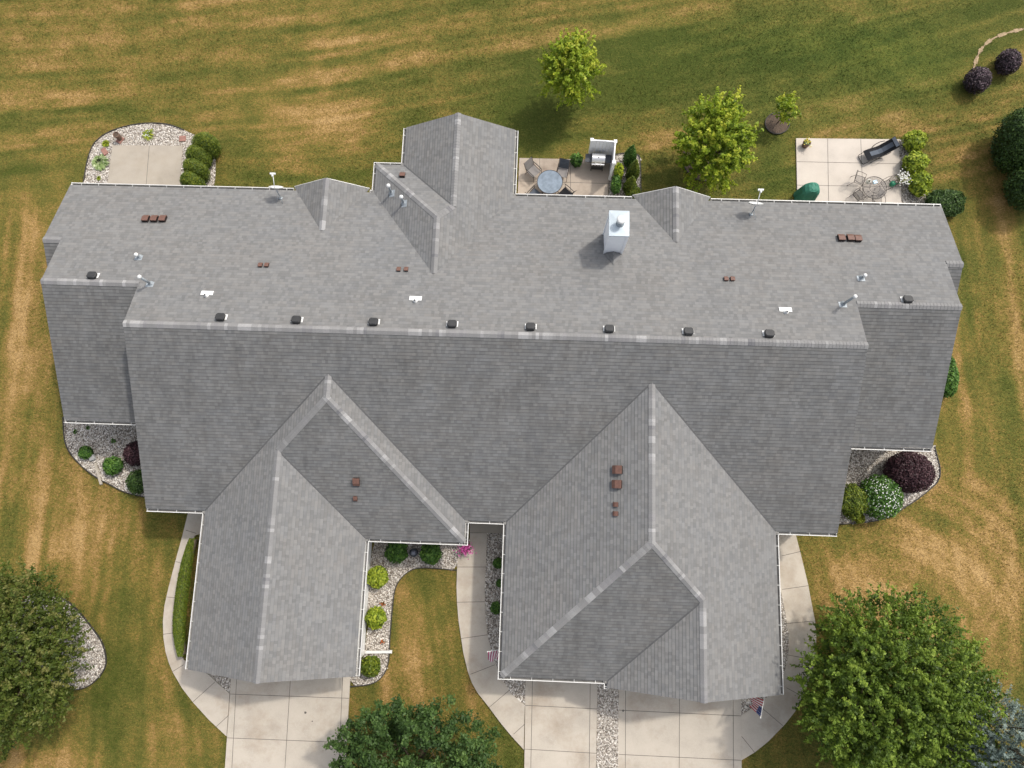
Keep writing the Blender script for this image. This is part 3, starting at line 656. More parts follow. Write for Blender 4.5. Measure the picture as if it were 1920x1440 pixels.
# ================================================================== THE HOUSE
ZE = 2.75; ZB = 3.59; P = 0.3686; PF = 0.4681; PR = 0.5082; PG = 0.4714
XML, XMR, YB, YF = -16.767, 13.568, 14.257, -0.842
XAL, XAR, XWL, XWR = -21.836, 18.594, -21.03, 17.875
YA, YW, YWF = 10.93, 8.765, 2.973
YR = (ZB-ZE+P*YB+PF*YF)/(P+PF); ZR = ZB+P*(YB-YR); ZW = ZB+P*(YB-YW); ZA = ZB+P*(YB-YA)
PW = (ZW-ZE)/(YW-YWF)
BP = (ZB+P*YB, 0, -P); FP = (ZE-PF*YF, 0, PF)
RX1, RX2, RXR, RYJ, RYE = -7.589, -6.298, -0.851, 15.651, 17.423
GXL, GXR, GX2, GYJ, GYE = -14.25, -2.43, -6.7725, -1.797, -7.363
HXL, HXR, HX2, HYJ, HYE = -0.905, 11.06, 3.567, -7.256, -7.39
E = 0.15; EXPO = 0.143; TH = 0.007
house = empty('duplex_house', (0,0,0), 0, 'long grey shingled duplex house with two front garage wings, fills the middle of the photo', 'house')
roofmb = MB(); CAPS = []; under = MB()
def clipy(poly, uv, f, keep_ge):
    out = []; n = len(poly)
    for i in range(n):
        a, b = poly[i], poly[(i+1) % n]; fa, fb = f(a), f(b)
        ia = fa >= -1e-9 if keep_ge else fa <= 1e-9; ib = fb >= -1e-9 if keep_ge else fb <= 1e-9
        if ia: out.append(a)
        if ia != ib:
            t = fa/(fa-fb); out.append(a+(b-a)*t)
    return out
def roof_plane(xy, zf, up2):
    """xy polygon, zf(x,y) height, up2 = horizontal direction pointing up the slope"""
    up2 = Vector((up2[0], up2[1])).normalized()
    P3 = [Vector((x, y, zf(x, y))) for x, y in xy]
    g = (zf(up2.x, up2.y)-zf(0, 0)); run = math.sqrt(1+g*g)
    sl = Vector((up2.x, up2.y, g)).normalized(); hz = Vector((up2.y, -up2.x, 0)); nrm = hz.cross(sl); 
    if nrm.z < 0: nrm = -nrm
    v = lambda p: (p.x*up2.x+p.y*up2.y)*run
    u = lambda p: p.dot(hz)
    vs = [v(p) for p in P3]; v0 = min(vs); k = 0; n = int(math.ceil((max(vs)-v0)/EXPO))
    ph = random.randint(0, 900)
    for k in range(n):
        lo, hi = v0+k*EXPO, v0+(k+1)*EXPO
        q = clipy(P3, None, lambda p: v(p)-lo, True)
        if len(q) < 3: continue
        q = clipy(q, None, lambda p: v(p)-hi, False)
        if len(q) < 3: continue
        vv = []; uu = []
        for p in q:
            t = 1-min(1, max(0, (v(p)-lo)/EXPO)); vv.append(p+nrm*(TH*t)); fr = (v(p)-lo)/EXPO
            uu.append((u(p)+ph*3.1, (k+ph+min(0.998, max(0.002, fr)))*EXPO))
        # consistent winding upwards
        idx = list(range(len(q))); a = sum(((vv[i]-vv[0]).cross(vv[(i+1) % len(q)]-vv[0]) for i in range(len(q))), Vector())
        if a.z < 0: idx = idx[::-1]
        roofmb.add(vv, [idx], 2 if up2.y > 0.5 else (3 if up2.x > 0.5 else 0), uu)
        low = [p for p in q if abs(v(p)-lo) < 1e-6]
        if len(low) >= 2:
            low.sort(key=u); A, B = low[0], low[-1]
            roofmb.add([A-nrm*0.002, B-nrm*0.002, B+nrm*TH, A+nrm*TH], [(0,1,2,3)], 1)
    D = nrm*0.14
    q = [p-D for p in P3]
    under.add(q, [list(range(len(q)))]); n = len(P3)
    under.add([p-nrm*0.004 for p in P3]+q, [(i, (i+1) % n, n+(i+1) % n, n+i) for i in range(n)])
fz = lambda pl: (lambda x, y: pl[0]+pl[1]*x+pl[2]*y)
def cap(a, b, w=0.142, slopeL=0.4, slopeR=0.4, seed=0):
    a = Vector(a); b = Vector(b); d = (b-a); L = d.length; d.normalize(); s = d.cross(Vector((0,0,1))).normalized()
    capmb = MB(); CAPS.append(capmb); n = int(L/0.14); rng = random.Random(seed+int(L*100)); prev = 0.5
    for i in range(n):
        p = a+d*(i*L/n); q = a+d*((i+1)*L/n+0.02)
        if rng.random() < 0.7: prev = rng.choice([0.08, 0.2, 0.35, 0.42, 0.46, 0.5, 0.54, 0.6, 0.68, 0.78, 0.88, 0.98])
        val = min(1, max(0.01, prev+rng.uniform(-0.05, 0.05)))
        h0, h1 = 0.030, 0.018; zz = Vector((0,0,1))
        L0 = s*-w-zz*(w*slopeL); R0 = s*w-zz*(w*slopeR)
        pts = [p+L0+zz*h0, p+zz*(h0+0.008), p+R0+zz*h0, q+L0+zz*h1, q+zz*(h1+0.008), q+R0+zz*h1, p+L0, p+R0, p]
        capmb.add(pts, [(0,1,4,3),(1,2,5,4),(0,3,6),(2,7,5),(0,6,8,1),(1,8,7,2)], 0, None, val)
# main planes
B_ = YB-E
roof_plane([(XAL,B_),(XAL,YA),(XAR,YA),(XAR,B_)], fz(BP), (0,-1))
roof_plane([(XWL,YA),(XWL,YW),(XWR,YW),(XWR,YA)], fz(BP), (0,-1))
roof_plane([(XML,YW),(XML,YR),(XMR,YR),(XMR,YW)], fz(BP), (0,-1))
roof_plane([(XML,YF+E),(XMR,YF+E),(XMR,YR),(XML,YR)], fz(FP), (0,1))
WPL = (ZE-PW*YWF, 0, PW)
roof_plane([(XWL,YWF+E),(XML+0.5,YWF+E),(XML+0.5,YW),(XWL,YW)], fz(WPL), (0,1))
roof_plane([(XMR-0.5,YWF+E),(XWR,YWF+E),(XWR,YW),(XMR-0.5,YW)], fz(WPL), (0,1))
APL = (ZA-PW*YA, 0, PW)
roof_plane([(XAL,YA-1.55),(XWL+0.5,YA-1.55),(XWL+0.5,YA),(XAL,YA)], fz(APL), (0,1))
roof_plane([(XWR-0.5,YA-1.75),(XAR,YA-1.75),(XAR,YA),(XWR-0.5,YA)], fz(APL), (0,1))
# garage / rear wings: wide part hipped at yj, narrow part gabled at ye; sgn = +1 to the back, -1 to the front
def wing(xl, xr, x2, side, yj, ye, yin, z0, pt, sgn):
    """side = 'L' when the narrow part steps in from the left"""
    w1 = (xr-xl)/2; xm = (xl+xr)/2; z1 = z0+pt*w1
    if side == 'L': xn = (x2+xr)/2; w2 = (xr-x2)/2
    else: xn = (xl+x2)/2; w2 = (x2-xl)/2
    z2 = z0+pt*w2; y1 = yj-sgn*w1; y2 = yj-sgn*w2
    wl = (z0-pt*xl, pt, 0); wr = (z0+pt*xr, -pt, 0); hp = (z0+sgn*pt*yj, 0, -sgn*pt)
    if side == 'L':
        far, farx, near, nearx = wr, xr-E, wl, xl+E; s = 1
        n_pl = (z0-pt*x2, pt, 0); n_x = x2+E
    else:
        far, farx, near, nearx = wl, xl+E, wr, xr-E; s = -1
        n_pl = (z0+pt*x2, -pt, 0); n_x = x2-E
    roof_plane([(farx,ye),(xn,ye),(xn,y2),(xm,y1),(xm,yin),(farx,yin)], fz(far), (-s,0))
    roof_plane([(nearx,yj-sgn*E),(xm,y1),(xm,yin),(nearx,yin)], fz(near), (s,0))
    roof_plane([(nearx,yj-sgn*E),(xm,y1),(xn,y2),(n_x,yj-sgn*E)], fz(hp), (0,-sgn))
    roof_plane([(n_x,ye),(xn,ye),(xn,y2),(n_x,yj-sgn*E)], fz(n_pl), (s,0))
    return dict(xm=xm, z1=z1, y1=y1, xn=xn, z2=z2, y2=y2, near=near, far=far, hip=hp, nx=nearx)
rw = wing(RX1, RXR, RX2, 'L', RYJ, RYE, 9.4, ZB, PR, 1)
gw = wing(GXL, GXR, GX2, 'R', GYJ, GYE, 5.2, ZE, PG, -1)
hw = wing(HXL, HXR, HX2, 'L', HYJ, HYE, 5.3, ZE, PG, -1)
def gable(cx, hw_, ytop, za):                        # small gable dormer on the back eave
    pt = (za-ZB)/hw_; yi = YB-(za-ZB)/P
    roof_plane([(cx-hw_,ytop),(cx,ytop),(cx,yi-0.05),(cx-hw_,YB-0.0)], fz((ZB-pt*(cx-hw_), pt, 0)), (1,0))
    roof_plane([(cx+hw_,ytop),(cx,ytop),(cx,yi-0.05),(cx+hw_,YB-0.0)], fz((ZB+pt*(cx+hw_), -pt, 0)), (-1,0))
    cap((cx,ytop,za),(cx,yi+0.1,za), slopeL=pt, slopeR=pt, seed=int(cx*7))
AX, AHW, BX, BHW = -9.48, 1.74, 6.33, 1.76
gable(AX, AHW, YB+0.08, 4.51); gable(BX, BHW, YB+0.06, 4.56)
roof = roofmb.build('roof', ['shingle', 'butt', 'shaded_algae_shingle', 'shade_lined_shingle'], house)
under.build('roof_deck', 'soffit', roof)
# ridge and hip caps
cap((XML,YR,ZR),(XMR,YR,ZR), slopeL=P, slopeR=PF, seed=1)
cap((XWL,YW,ZW),(XML,YW,ZW), slopeL=P, slopeR=PW, seed=2); cap((XMR,YW,ZW),(XWR,YW,ZW), slopeL=P, slopeR=PW, seed=3)
cap((XAL,YA,ZA),(XWL,YA,ZA), slopeL=P, slopeR=PW, seed=4); cap((XWR,YA,ZA),(XAR,YA,ZA), slopeL=P, slopeR=PW, seed=5)
def caps(w, xj_out, yj, ye, z0, yin, pt, sgn):
    cap((w['xm'],w['y1'],w['z1']),(w['xm'],yin,w['z1']), slopeL=pt, slopeR=pt, seed=11)
    cap((w['nx'],yj-sgn*E,z0+pt*E),(w['xm'],w['y1'],w['z1']), slopeL=pt*.75, slopeR=pt*.75, seed=12)
    cap((w['xm'],w['y1'],w['z1']),(w['xn'],w['y2'],w['z2']), slopeL=pt*.75, slopeR=pt*.75, seed=13)
    cap((w['xn'],w['y2'],w['z2']),(w['xn'],ye,w['z2']), slopeL=pt, slopeR=pt, seed=14)
caps(rw, RX1, RYJ, RYE, ZB, YB-(rw['z1']-ZB)/P+0.1, PR, 1)
caps(gw, GXR, GYJ, GYE, ZE, YF+(gw['z1']-ZE)/PF-0.1, PG, -1)
caps(hw, HXL, HYJ, HYE, ZE, YF+(hw['z1']-ZE)/PF-0.1, PG, -1)
for c_ in CAPS: c_.build('ridge_cap', 'cap', roof)
# valleys: flashing strip darkened by a painted groove shadow where two slopes meet
def valley(a, b):
    m = MB(); a = Vector(a); b = Vector(b); m.bar(a+Vector((0,0,.004)), b+Vector((0,0,.004)), .065, .03); m.build('valley_shadow_seam', 'shadow_seam', roof)
def vpt(p1, p2, t=None, x=None, y=None):
    # point of both planes at a given x or y
    if x is not None: yy = (p1[0]-p2[0]+(p1[1]-p2[1])*x)/(p2[2]-p1[2]); return (x, yy, p1[0]+p1[1]*x+p1[2]*yy)
    xx = (p1[0]-p2[0]+(p1[2]-p2[2])*y)/(p2[1]-p1[1]); return (xx, y, p1[0]+p1[1]*xx+p1[2]*y)
for w_, xa, xb in ((gw, GXL+E, GXR-E), (hw, HXL+E, HXR-E)):
    lp, rp = (w_['far'], w_['near']) if w_ is gw else (w_['near'], w_['far'])
    valley(vpt(FP, lp, x=xa), vpt(FP, lp, x=w_['xm']-.12)); valley(vpt(FP, rp, x=xb), vpt(FP, rp, x=w_['xm']+.12))
GNP = (ZE+PG*GX2, -PG, 0); HNP = (ZE-PG*HX2, PG, 0)
valley((GX2-E, GYJ+.03+E, ZE+PG*E), (gw['xn'], gw['y2'], gw['z2'])); valley((HX2+E, HYJ+E, ZE+PG*E), (hw['xn'], hw['y2'], hw['z2'])); valley((RX2+E, RYJ-E, ZB+PR*E), (rw['xn'], rw['y2'], rw['z2']))
# gutters -----------------------------------------------------------
def gutter(a, b, z, out, ends=(True, True)):
    a = Vector((a[0], a[1], z)); b = Vector((b[0], b[1], z)); o = Vector((out[0], out[1], 0)); d = (b-a).normalized(); mb = MB()
    up = Vector((0,0,1)); a0, b0 = a, b
    mb.bar(a-o*0.015, b-o*0.015, 0.030, 0.014)                               # rolled lip
    mb.bar(a-o*0.006-up*0.062, b-o*0.006-up*0.062, 0.010, 0.11)              # face
    mb.bar(a-o*0.075-up*0.115, b-o*0.075-up*0.115, 0.13, 0.006, 1)           # floor
    mb.bar(a-o*0.135-up*0.06, b-o*0.135-up*0.06, 0.010, 0.13)                # back
    L = (b-a).length; n = max(1, int(L/0.78))
    for i in range(n):
        p = a+d*((i+0.6)*L/n); mb.bar(p-o*0.01-up*0.004, p-o*0.16-up*0.004, 0.022, 0.006)
    for i, p in enumerate((a, b)):
        if ends[i]: mb.bar(p-o*0.01-up*0.06+d*(0.008 if i == 0 else -0.008), p-o*0.13-up*0.06+d*(0.008 if i == 0 else -0.008), 0.008, 0.105)
    return mb.build('gutter', ['white', 'gutin'], house)
gutter((XAL,YB),(AX-AHW-.05,YB),ZB,(0,1)); gutter((AX+AHW+.05,YB),(RX1,YB),ZB,(0,1),(1,0))
gutter((RXR,YB),(BX-BHW-.05,YB),ZB,(0,1),(0,1)); gutter((BX+BHW+.05,YB),(XAR,YB),ZB,(0,1))
gutter((RX1,YB-.03),(RX1,RYJ),ZB+.002,(-1,0)); gutter((RX1,RYJ),(RX2,RYJ),ZB,(0,1)); gutter((RX2,RYJ-.03),(RX2,RYE),ZB+.002,(-1,0)); gutter((RXR,YB-.03),(RXR,RYE),ZB+.002,(1,0))
gutter((XWL,YWF),(XML-.02,YWF),ZE,(0,-1)); gutter((XMR+.02,YWF),(XWR,YWF),ZE,(0,-1))
gutter((XML,YF),(GXL,YF),ZE,(0,-1)); gutter((GXL,YF),(GXL,GYE),ZE+.002,(-1,0)); gutter((GX2,GYJ+.03),(GX2,GYE),ZE+.002,(1,0))
gutter((GX2,GYJ),(GXR,GYJ),ZE,(0,-1)); gutter((GXR,GYJ),(GXR,YF),ZE+.002,(1,0)); gutter((GXR,YF),(HXL,YF),ZE,(0,-1))
gutter((HXL,YF),(HXL,HYJ),ZE+.002,(-1,0)); gutter((HXL,HYJ),(HX2,HYJ),ZE,(0,-1)); gutter((HX2,HYJ+.03),(HX2,HYE-.06),ZE+.002,(-1,0)); gutter((HXR,YF),(HXR,HYE),ZE+.002,(1,0)); gutter((HXR,YF),(XMR,YF),ZE,(0,-1))
# mitred pieces that close the inside corners between two gutters
for x, y, z, sx, sy in ((GXL,YF,ZE,1,1),(GXR,YF,ZE,-1,1),(HXL,YF,ZE,1,1),(HXR,YF,ZE,-1,1),(GX2,GYJ,ZE,-1,1),(HX2,HYJ,ZE,1,1),(RX1,YB,ZB,1,-1),(RXR,YB,ZB,-1,-1),(RX2,RYJ,ZB,1,-1)):
    m = MB(); m.box((x+sx*.10,y+sy*.10,z-.02),(.17,.17,.09),taper=.96); m.build('gutter_corner', 'gutin', house)
# rake boards along the gable ends
def rake(x0, y0, z0, x1, y1, z1):
    m = MB(); m.bar((x0,y0,z0-0.09),(x1,y1,z1-0.09), 0.02, 0.16); m.build('rake_board', 'white', house)
for x in (XAL+.014, XAR-.014): rake(x,YB,ZB-.01,x,YA,ZA)
for x in (XWL+.014, XWR-.014): rake(x,YWF+E,ZE+.02,x,YW,ZW); rake(x,YA,ZA,x,YW,ZW)
for x in (XML+.014, XMR-.014): rake(x,YF+E,ZE+.02,x,YR,ZR); rake(x,YW,ZW,x,YR,ZR)
rake(GXL+E,GYE+.014,ZE+.03,gw['xn'],GYE+.014,gw['z2']); rake(gw['xn'],GYE+.014,gw['z2'],GX2-E,GYE+.014,ZE+.03)
rake(HX2+E,HYE+.014,ZE+.03,hw['xn'],HYE+.014,hw['z2']); rake(hw['xn'],HYE+.014,hw['z2'],HXR-E,HYE+.014,ZE+.03)
rake(RX2+E,RYE-.014,ZB+.03,rw['xn'],RYE-.014,rw['z2']); rake(rw['xn'],RYE-.014,rw['z2'],RXR-E,RYE-.014,ZB+.03)
for c, h, y, z in ((AX,AHW,YB+.092,4.51),(BX,BHW,YB+.072,4.56)): rake(c-h,y,ZB,c,y,z); rake(c,y,z,c+h,y,ZB)
# walls: each volume a box of siding, with gable walls that follow the roof
mb = MB()
def wallbox(x0, x1, y0, y1, z): mb.box(((x0+x1)/2,(y0+y1)/2,z/2-0.05),(x1-x0,y1-y0,z+0.1))
O = 0.45
wallbox(XML+.3,XMR-.3,YF+O,YB-O,ZE-.12); wallbox(XWL+.3,XML+.35,YWF+O,YB-O-.01,ZE-.13); wallbox(XMR-.35,XWR-.3,YWF+O,YB-O-.01,ZE-.13)
wallbox(XAL+.3,XWL+.35,YA-1.1,YB-O-.02,ZE+.3); wallbox(XWR-.35,XAR-.3,YA-1.1,YB-O-.02,ZE+.3)
wallbox(GXL+O,GX2-O,GYE+.3,YF+O+.1,ZE-.11); wallbox(GX2-O-.1,GXR-O,GYJ+O,YF+O+.12,ZE-.10)
wallbox(HXL+O,HXR-O,HYJ+O+.1,YF+O+.11,ZE-.11); wallbox(RX1+O,RXR-O,YB-O-.1,RYJ-O,ZB-.11); wallbox(RX2+O,RXR-O-.01,RYJ-O-.1,RYE-.3,ZB-.10)
def prism(pts, axis, t):
    a = Vector(axis)*t; n = len(pts); q = [Vector(p) for p in pts]
    mb.add(q+[p+a for p in q], [tuple(range(n)), tuple(range(n, 2*n))[::-1]]+[(i, (i+1) % n, n+(i+1) % n, n+i) for i in range(n)])
D = 0.16
for x, s in ((XML+.3,1),(XMR-.3,-1)): prism([(x,YF+O,ZE-.14),(x,YF+O,ZE+PF*(O)-D),(x,YR,ZR-D),(x,YB-O,ZB+P*O-D),(x,YB-O,ZE-.14)],(s,0,0),0.1)
for x, s in ((XWL+.3,1),(XWR-.3,-1)): prism([(x,YWF+O,ZE-.14),(x,YWF+O,ZE+PW*O-D),(x,YW,ZW-D),(x,YB-O-.01,ZB+P*O-D),(x,YB-O-.01,ZE-.14)],(s,0,0),0.1)
for x, s in ((XAL+.3,1),(XAR-.3,-1)): prism([(x,YA-1.1,ZE+.2),(x,YA-1.1,ZA-PW*1.1-D),(x,YA,ZA-D),(x,YB-O-.02,ZB+P*O-D),(x,YB-O-.02,ZE+.2)],(s,0,0),0.1)
prism([(GXL+O,GYE+.3,ZE-.14),(gw['xn'],GYE+.3,gw['z2']-D-.1),(GX2-O,GYE+.3,ZE-.14)],(0,1,0),0.1)
prism([(HX2+.1,HYE+.44,ZE-.14),(hw['xn'],HYE+.44,hw['z2']-D-.1),(HXR-O,HYE+.44,ZE-.14)],(0,1,0),0.1)
prism([(RX2+O,RYE-.3,ZB-.14),(rw['xn'],RYE-.3,rw['z2']-D-.1),(RXR-O,RYE-.3,ZB-.14)],(0,-1,0),0.1)
for c, h, za in ((AX,AHW,4.51),(BX,BHW,4.56)): prism([(c-h+.15,YB-.12,ZB-.1),(c,YB-.12,za-.2),(c+h-.15,YB-.12,ZB-.1)],(0,-1,0),0.06)
# back wall upper strip between the low and the high eave
for x0, x1 in ((XAL+.35,RX1+O),(RXR-O,XAR-.35)): mb.box(((x0+x1)/2,YB-O-.09,(ZE+ZB)/2+.02),(x1-x0,0.12,ZB-ZE+.1))
mb.build('wall', 'siding', house)
def opening(name, c, w, h, axis, panes=2, door=False):
    """axis = outward direction"""
    o = Vector(axis); s = Vector((-o.y, o.x, 0)); c = Vector(c); mb = MB()
    for sx in (-1, 1): mb.bar(c+s*sx*w/2+Vector((0,0,-h/2)), c+s*sx*w/2+Vector((0,0,h/2)), 0.08, 0.06, up=o)
    for sz in (-1, 1): mb.bar(c-s*(w/2-.04)+Vector((0,0,sz*h/2)), c+s*(w/2-.04)+Vector((0,0,sz*h/2)), 0.055, 0.075)
    f = mb.build(name, 'white', house); m2 = MB()
    if door:
        for i in range(4): m2.bar(c-s*(w/2-.05)+Vector((0,0,-h/2+(i+.5)*h/4)), c+s*(w/2-.05)+Vector((0,0,-h/2+(i+.5)*h/4)), 0.04, h/4-.02)
        m2.build('door_panel', 'door', f)
    else:
        for i in range(panes):
            q = c+s*(-w/2+(i+.5)*w/panes); m2.bar(q-Vector((0,0,h/2-.04)), q+Vector((0,0,h/2-.04)), w/panes-.06, 0.02, up=o)
        m2.build('pane', 'glass', f)
opening('garage_door', ((GXL+GX2)/2,GYE+.27,1.12), 4.9, 2.15, (0,-1,0), door=True)
opening('garage_door', (7.6,HYE+.40,1.12), 4.9, 2.15, (0,-1,0), door=True); opening('garage_door', (1.6,HYJ+O+.08,1.12), 2.7, 2.15, (0,-1,0), door=True)
for c, w, h, ax in (((-18.9,YWF+O-.03,1.5),1.8,1.3,(0,-1,0)),((15.7,YWF+O-.03,1.5),1.8,1.3,(0,-1,0)),((-4.6,GYJ+O-.03,1.5),1.8,1.3,(0,-1,0)),((XWL+.27,6.2,1.5),1.2,1.2,(-1,0,0)),((XWR-.27,6.2,1.5),1.2,1.2,(1,0,0)),
                    ((-18.2,YB-O+.03,1.3),2.4,2.0,(0,1,0)),((14.8,YB-O+.03,1.3),2.4,2.0,(0,1,0)),((1.6,YB-O+.03,1.3),2.4,2.0,(0,1,0)),((-3.6,RYE-.27,1.6),1.8,1.4,(0,1,0))):
    opening('window', c, w, h, ax)
# chimney -----------------------------------------------------------
def chimney():
    bl = on(1132,475,BP); br = on(1166,476,BP); x0, x1 = bl.x, br.x; y0 = (bl.y+br.y)/2
    ztop = 6.05
    # height so that the top front edge projects to y = 442
    for i in range(400):
        zt = 4.6+i*0.01; d = Vector(((x0+x1)/2,y0,zt))-Vector((0,0,H)); c = CR.transposed() @ d
        if 720-F*c.y/-c.z < 443: ztop = zt; break
    yb = at(1161,397,ztop).y
    e = MB(); zb_ = 3.6
    e.box(((x0+x1)/2,(y0+yb)/2,(zb_+ztop)/2),(x1-x0-.08,yb-y0-.08,ztop-zb_))
    for k in range(int((ztop-zb_)/0.12)):                   # lap siding
        z = zb_+k*0.12
        e.box(((x0+x1)/2,(y0+yb)/2,z+.055),(x1-x0-.02-.02,yb-y0-.04,0.1),taper=0.985)
    for x in (x0+.03, x1-.03):
        for y in (y0+.03, yb-.03): e.box((x,y,(zb_+ztop)/2),(0.09,0.09,ztop-zb_))
    ch = e.build('chimney', 'vinyl', house)
    m = MB(); m.box(((x0+x1)/2,(y0+yb)/2,ztop+.03),(x1-x0+.04,yb-y0+.04,0.07)); 
    m.add([(x0-.02,y0-.02,ztop+.066),(x1+.02,y0-.02,ztop+.066),(x1+.02,yb+.02,ztop+.066),(x0-.02,yb+.02,ztop+.066),((x0+x1)/2,(y0+yb)/2,ztop+.095)],[(0,1,4),(1,2,4),(2,3,4),(3,0,4)])
    m.build('chimney_cap', 'steel', ch)
    m = MB(); c = ((x0+x1)/2+.03,(y0+yb)/2-.02,ztop+.09)
    m.lathe([(.17,0),(.14,.04),(.125,.06),(.125,.34)],c,20); f = m.build('flue', 'galv', ch, True)
    m = MB(); m.lathe([(.10,.33),(.185,.34),(.185,.41),(.14,.45),(.03,.47)],c,20); m.build('flue_cap', 'pipewhite', f, True)
    m = MB(); xm = (x0+x1)/2; zr = BP[0]+BP[2]*y0                        # saddle behind the chimney, up the slope
    yp = y0-.62; zc = BP[0]+BP[2]*yp
    m.add([(x0,y0,zr+.02),(xm,y0,zc+.02),(xm,yp,zc+.02),(x1,y0,zr+.02)],[(0,2,1),(1,2,3)], 0, [(0,0),(.4,.4),(.4,0),(.8,0)])
    m.build('chimney_saddle', 'shingle', ch)
    return x0, x1, y0, yb, ztop
chimney()
# roof fittings -----------------------------------------------------------
def slope_rot(pl):
    n = Vector((-pl[1], -pl[2], 1)).normalized(); dn = Vector((-pl[1], -pl[2], 0)).normalized()   # dn points down the slope horizontally
    y = -(dn-n*dn.dot(n)).normalized(); x = y.cross(n); return Matrix((x, y, n)).transposed()
HP_R, WL_R = rw['hip'], rw['near']
def brown_vent(px, py, pl, s):
    """low metal hood on a dark box: flat top folding down towards the eave side"""
    c = on(px, py, pl); M = slope_rot(pl); w = s; l = s*1.25; h = s*0.6
    v = [(-w/2,-l/2,h*.62),(w/2,-l/2,h*.62),(w/2,-l*.12,h),(-w/2,-l*.12,h),(w/2,l/2,h*.92),(-w/2,l/2,h*.92)]
    mb = MB(); mb.add([M @ Vector(p)+c for p in v]+[M @ Vector((p[0],p[1],p[2]-.02))+c for p in v], [(0,1,2,3),(3,2,4,5),(0,6,7,1),(1,7,8,2),(2,8,10,4),(4,10,11,5),(5,11,9,3),(3,9,6,0)])
    o = mb.build('exhaust_vent', 'brown', house)
    m2 = MB(); t = .012; q = [(-w/2+t,-l/2+t),(w/2-t,-l/2+t),(w/2-t,l/2-t),(-w/2+t,l/2-t)]; hh = [h*.60,h*.60,h*.90,h*.90]
    m2.add([M @ Vector((a,b,0))+c for a,b in q]+[M @ Vector((a,b,z-.004))+c for (a,b),z in zip(q,hh)], [(0,1,5,4),(1,2,6,5),(2,3,7,6),(3,0,4,7),(4,5,6,7)])
    m2.build('vent_box', 'darkbrown', o)
for x, y in ((275,412),(291,412),(307,412),(1576,448),(1593,448),(1607,449)): brown_vent(x, y, BP, 0.29)
for x, y in ((489,498),(501,498),(748,506),(762,506),(1361,524),(1373,524)): brown_vent(x, y, BP, 0.18)
brown_vent(755,330,HP_R,0.25)
brown_vent(669,902,gw['hip'],0.29); brown_vent(667,934,gw['hip'],0.18)
for x, y, s in ((1159,881,.34),(1158,908,.34),(1155,946,.19),(1155,963,.19)): brown_vent(x, y, hw['near'], s)
def box_vent(px, py):
    c = on(px, py+3, BP); M = slope_rot(BP); up = Vector((0,0,1)); w = 0.36
    base = MB(); base.box(M @ Vector((0,-.06,.02))+c, (w*1.34, .26, 0.012), M)
    o = MB(); C = lambda x, y, z: M @ Vector((x, y, z))+c
    h0, h1 = 0.09, 0.155; k = .07; pts = []
    for z, f in ((h0,1),(h1,1),(h1+.03,.86)):
        a = w/2*f*1.1; q = w/2*f*.92; b = k*f; pts += [C(x, y, z) for x, y in ((-a+b,-q),(a-b,-q),(a,-q+b),(a,q-b),(a-b,q),(-a+b,q),(-a,q-b),(-a,-q+b))]
    o.add(pts, [(i, (i+1) % 8, 8+(i+1) % 8, 8+i) for i in range(8)]+[(8+i, 8+(i+1) % 8, 16+(i+1) % 8, 16+i) for i in range(8)]+[tuple(range(16, 24)), tuple(range(8))[::-1]])
    o.box(C(0,0,.055), (w*.85, w*.8, .11), M)
    v = o.build('box_vent', 'black', house); base.build('flashing', 'pipewhite', v)
for x, y in ((175,516),(415,594),(557,599),(701,603),(848,607),(995,612),(1142,616),(1290,621),(1441,625),(1700,561)): box_vent(x, y)
def boot(px, py):                                         # plumbing pipe in a pale flashing plate
    c = on(px, py, BP); M = slope_rot(BP)
    f = MB(); f.box(M @ Vector((0,-.06,.022))+c, (0.52, 0.22, 0.012), M); f.lathe([(.10,0),(.10,.03)], c+M @ Vector((0,.07,0)), 14)
    m = MB(); m.lathe([(.10,-.05),(.08,.06),(.045,.10),(.045,.16)], c+M @ Vector((0,.08,0)), 14)
    o = m.build('vent_pipe', 'pipewhite', house, True); f.build('flashing', 'pipewhite', o)
    k = MB(); k.lathe([(.038,.163),(.001,.164)], c+M @ Vector((0,.08,0)), 12); k.build('pipe_opening', 'black', o)
for x, y in ((388,552),(779,562),(1473,583)): boot(x, y)
def flue(bx, by, tx, ty, pl, r=0.055, capr=0.09, hint=None):
    b = on(bx, by, pl); h = 0.3
    for i in range(300):                                  # the height at which the pipe's top is seen at (tx, ty)
        z = b.z+0.05+i*.01; c = CR.transposed() @ (Vector((b.x, b.y, z))-Vector((0,0,H))); q = (960+F*c.x/-c.z, 720-F*c.y/-c.z)
        if math.hypot(q[0]-bx, q[1]-by) >= math.hypot(tx-bx, ty-by): h = z-b.z; break
    m = MB(); m.tube([b-Vector((0,0,.05)), b+Vector((0,0,h))], r, 12); o = m.build('flue_pipe', 'galv', house, True)
    k = MB(); k.lathe([(r*.9,-.10),(capr,-.09),(capr,-.02),(capr*.7,.02),(.01,.04)], b+Vector((0,0,h)), 16); k.build('pipe_cap', 'pipewhite', o, True)
    M = slope_rot(pl); f = MB(); f.box(M @ Vector((0.03,.04,.008))+b, (0.32, 0.28, 0.01), M); f.lathe([(.13,0),(r*1.1,.12)], b, 12); f.build('flashing', 'galv', o)
flue(283,532,259,521,BP,0.055,0.085); flue(1581,570,1605,557,BP,0.055,0.085)
flue(262,482,254,477,BP,0.05,0.085); flue(1615,521,1623,516,BP,0.05,0.085)
flue(734,362,732,346,WL_R,0.05,0.09); flue(757,381,761,368,WL_R,0.05,0.09)
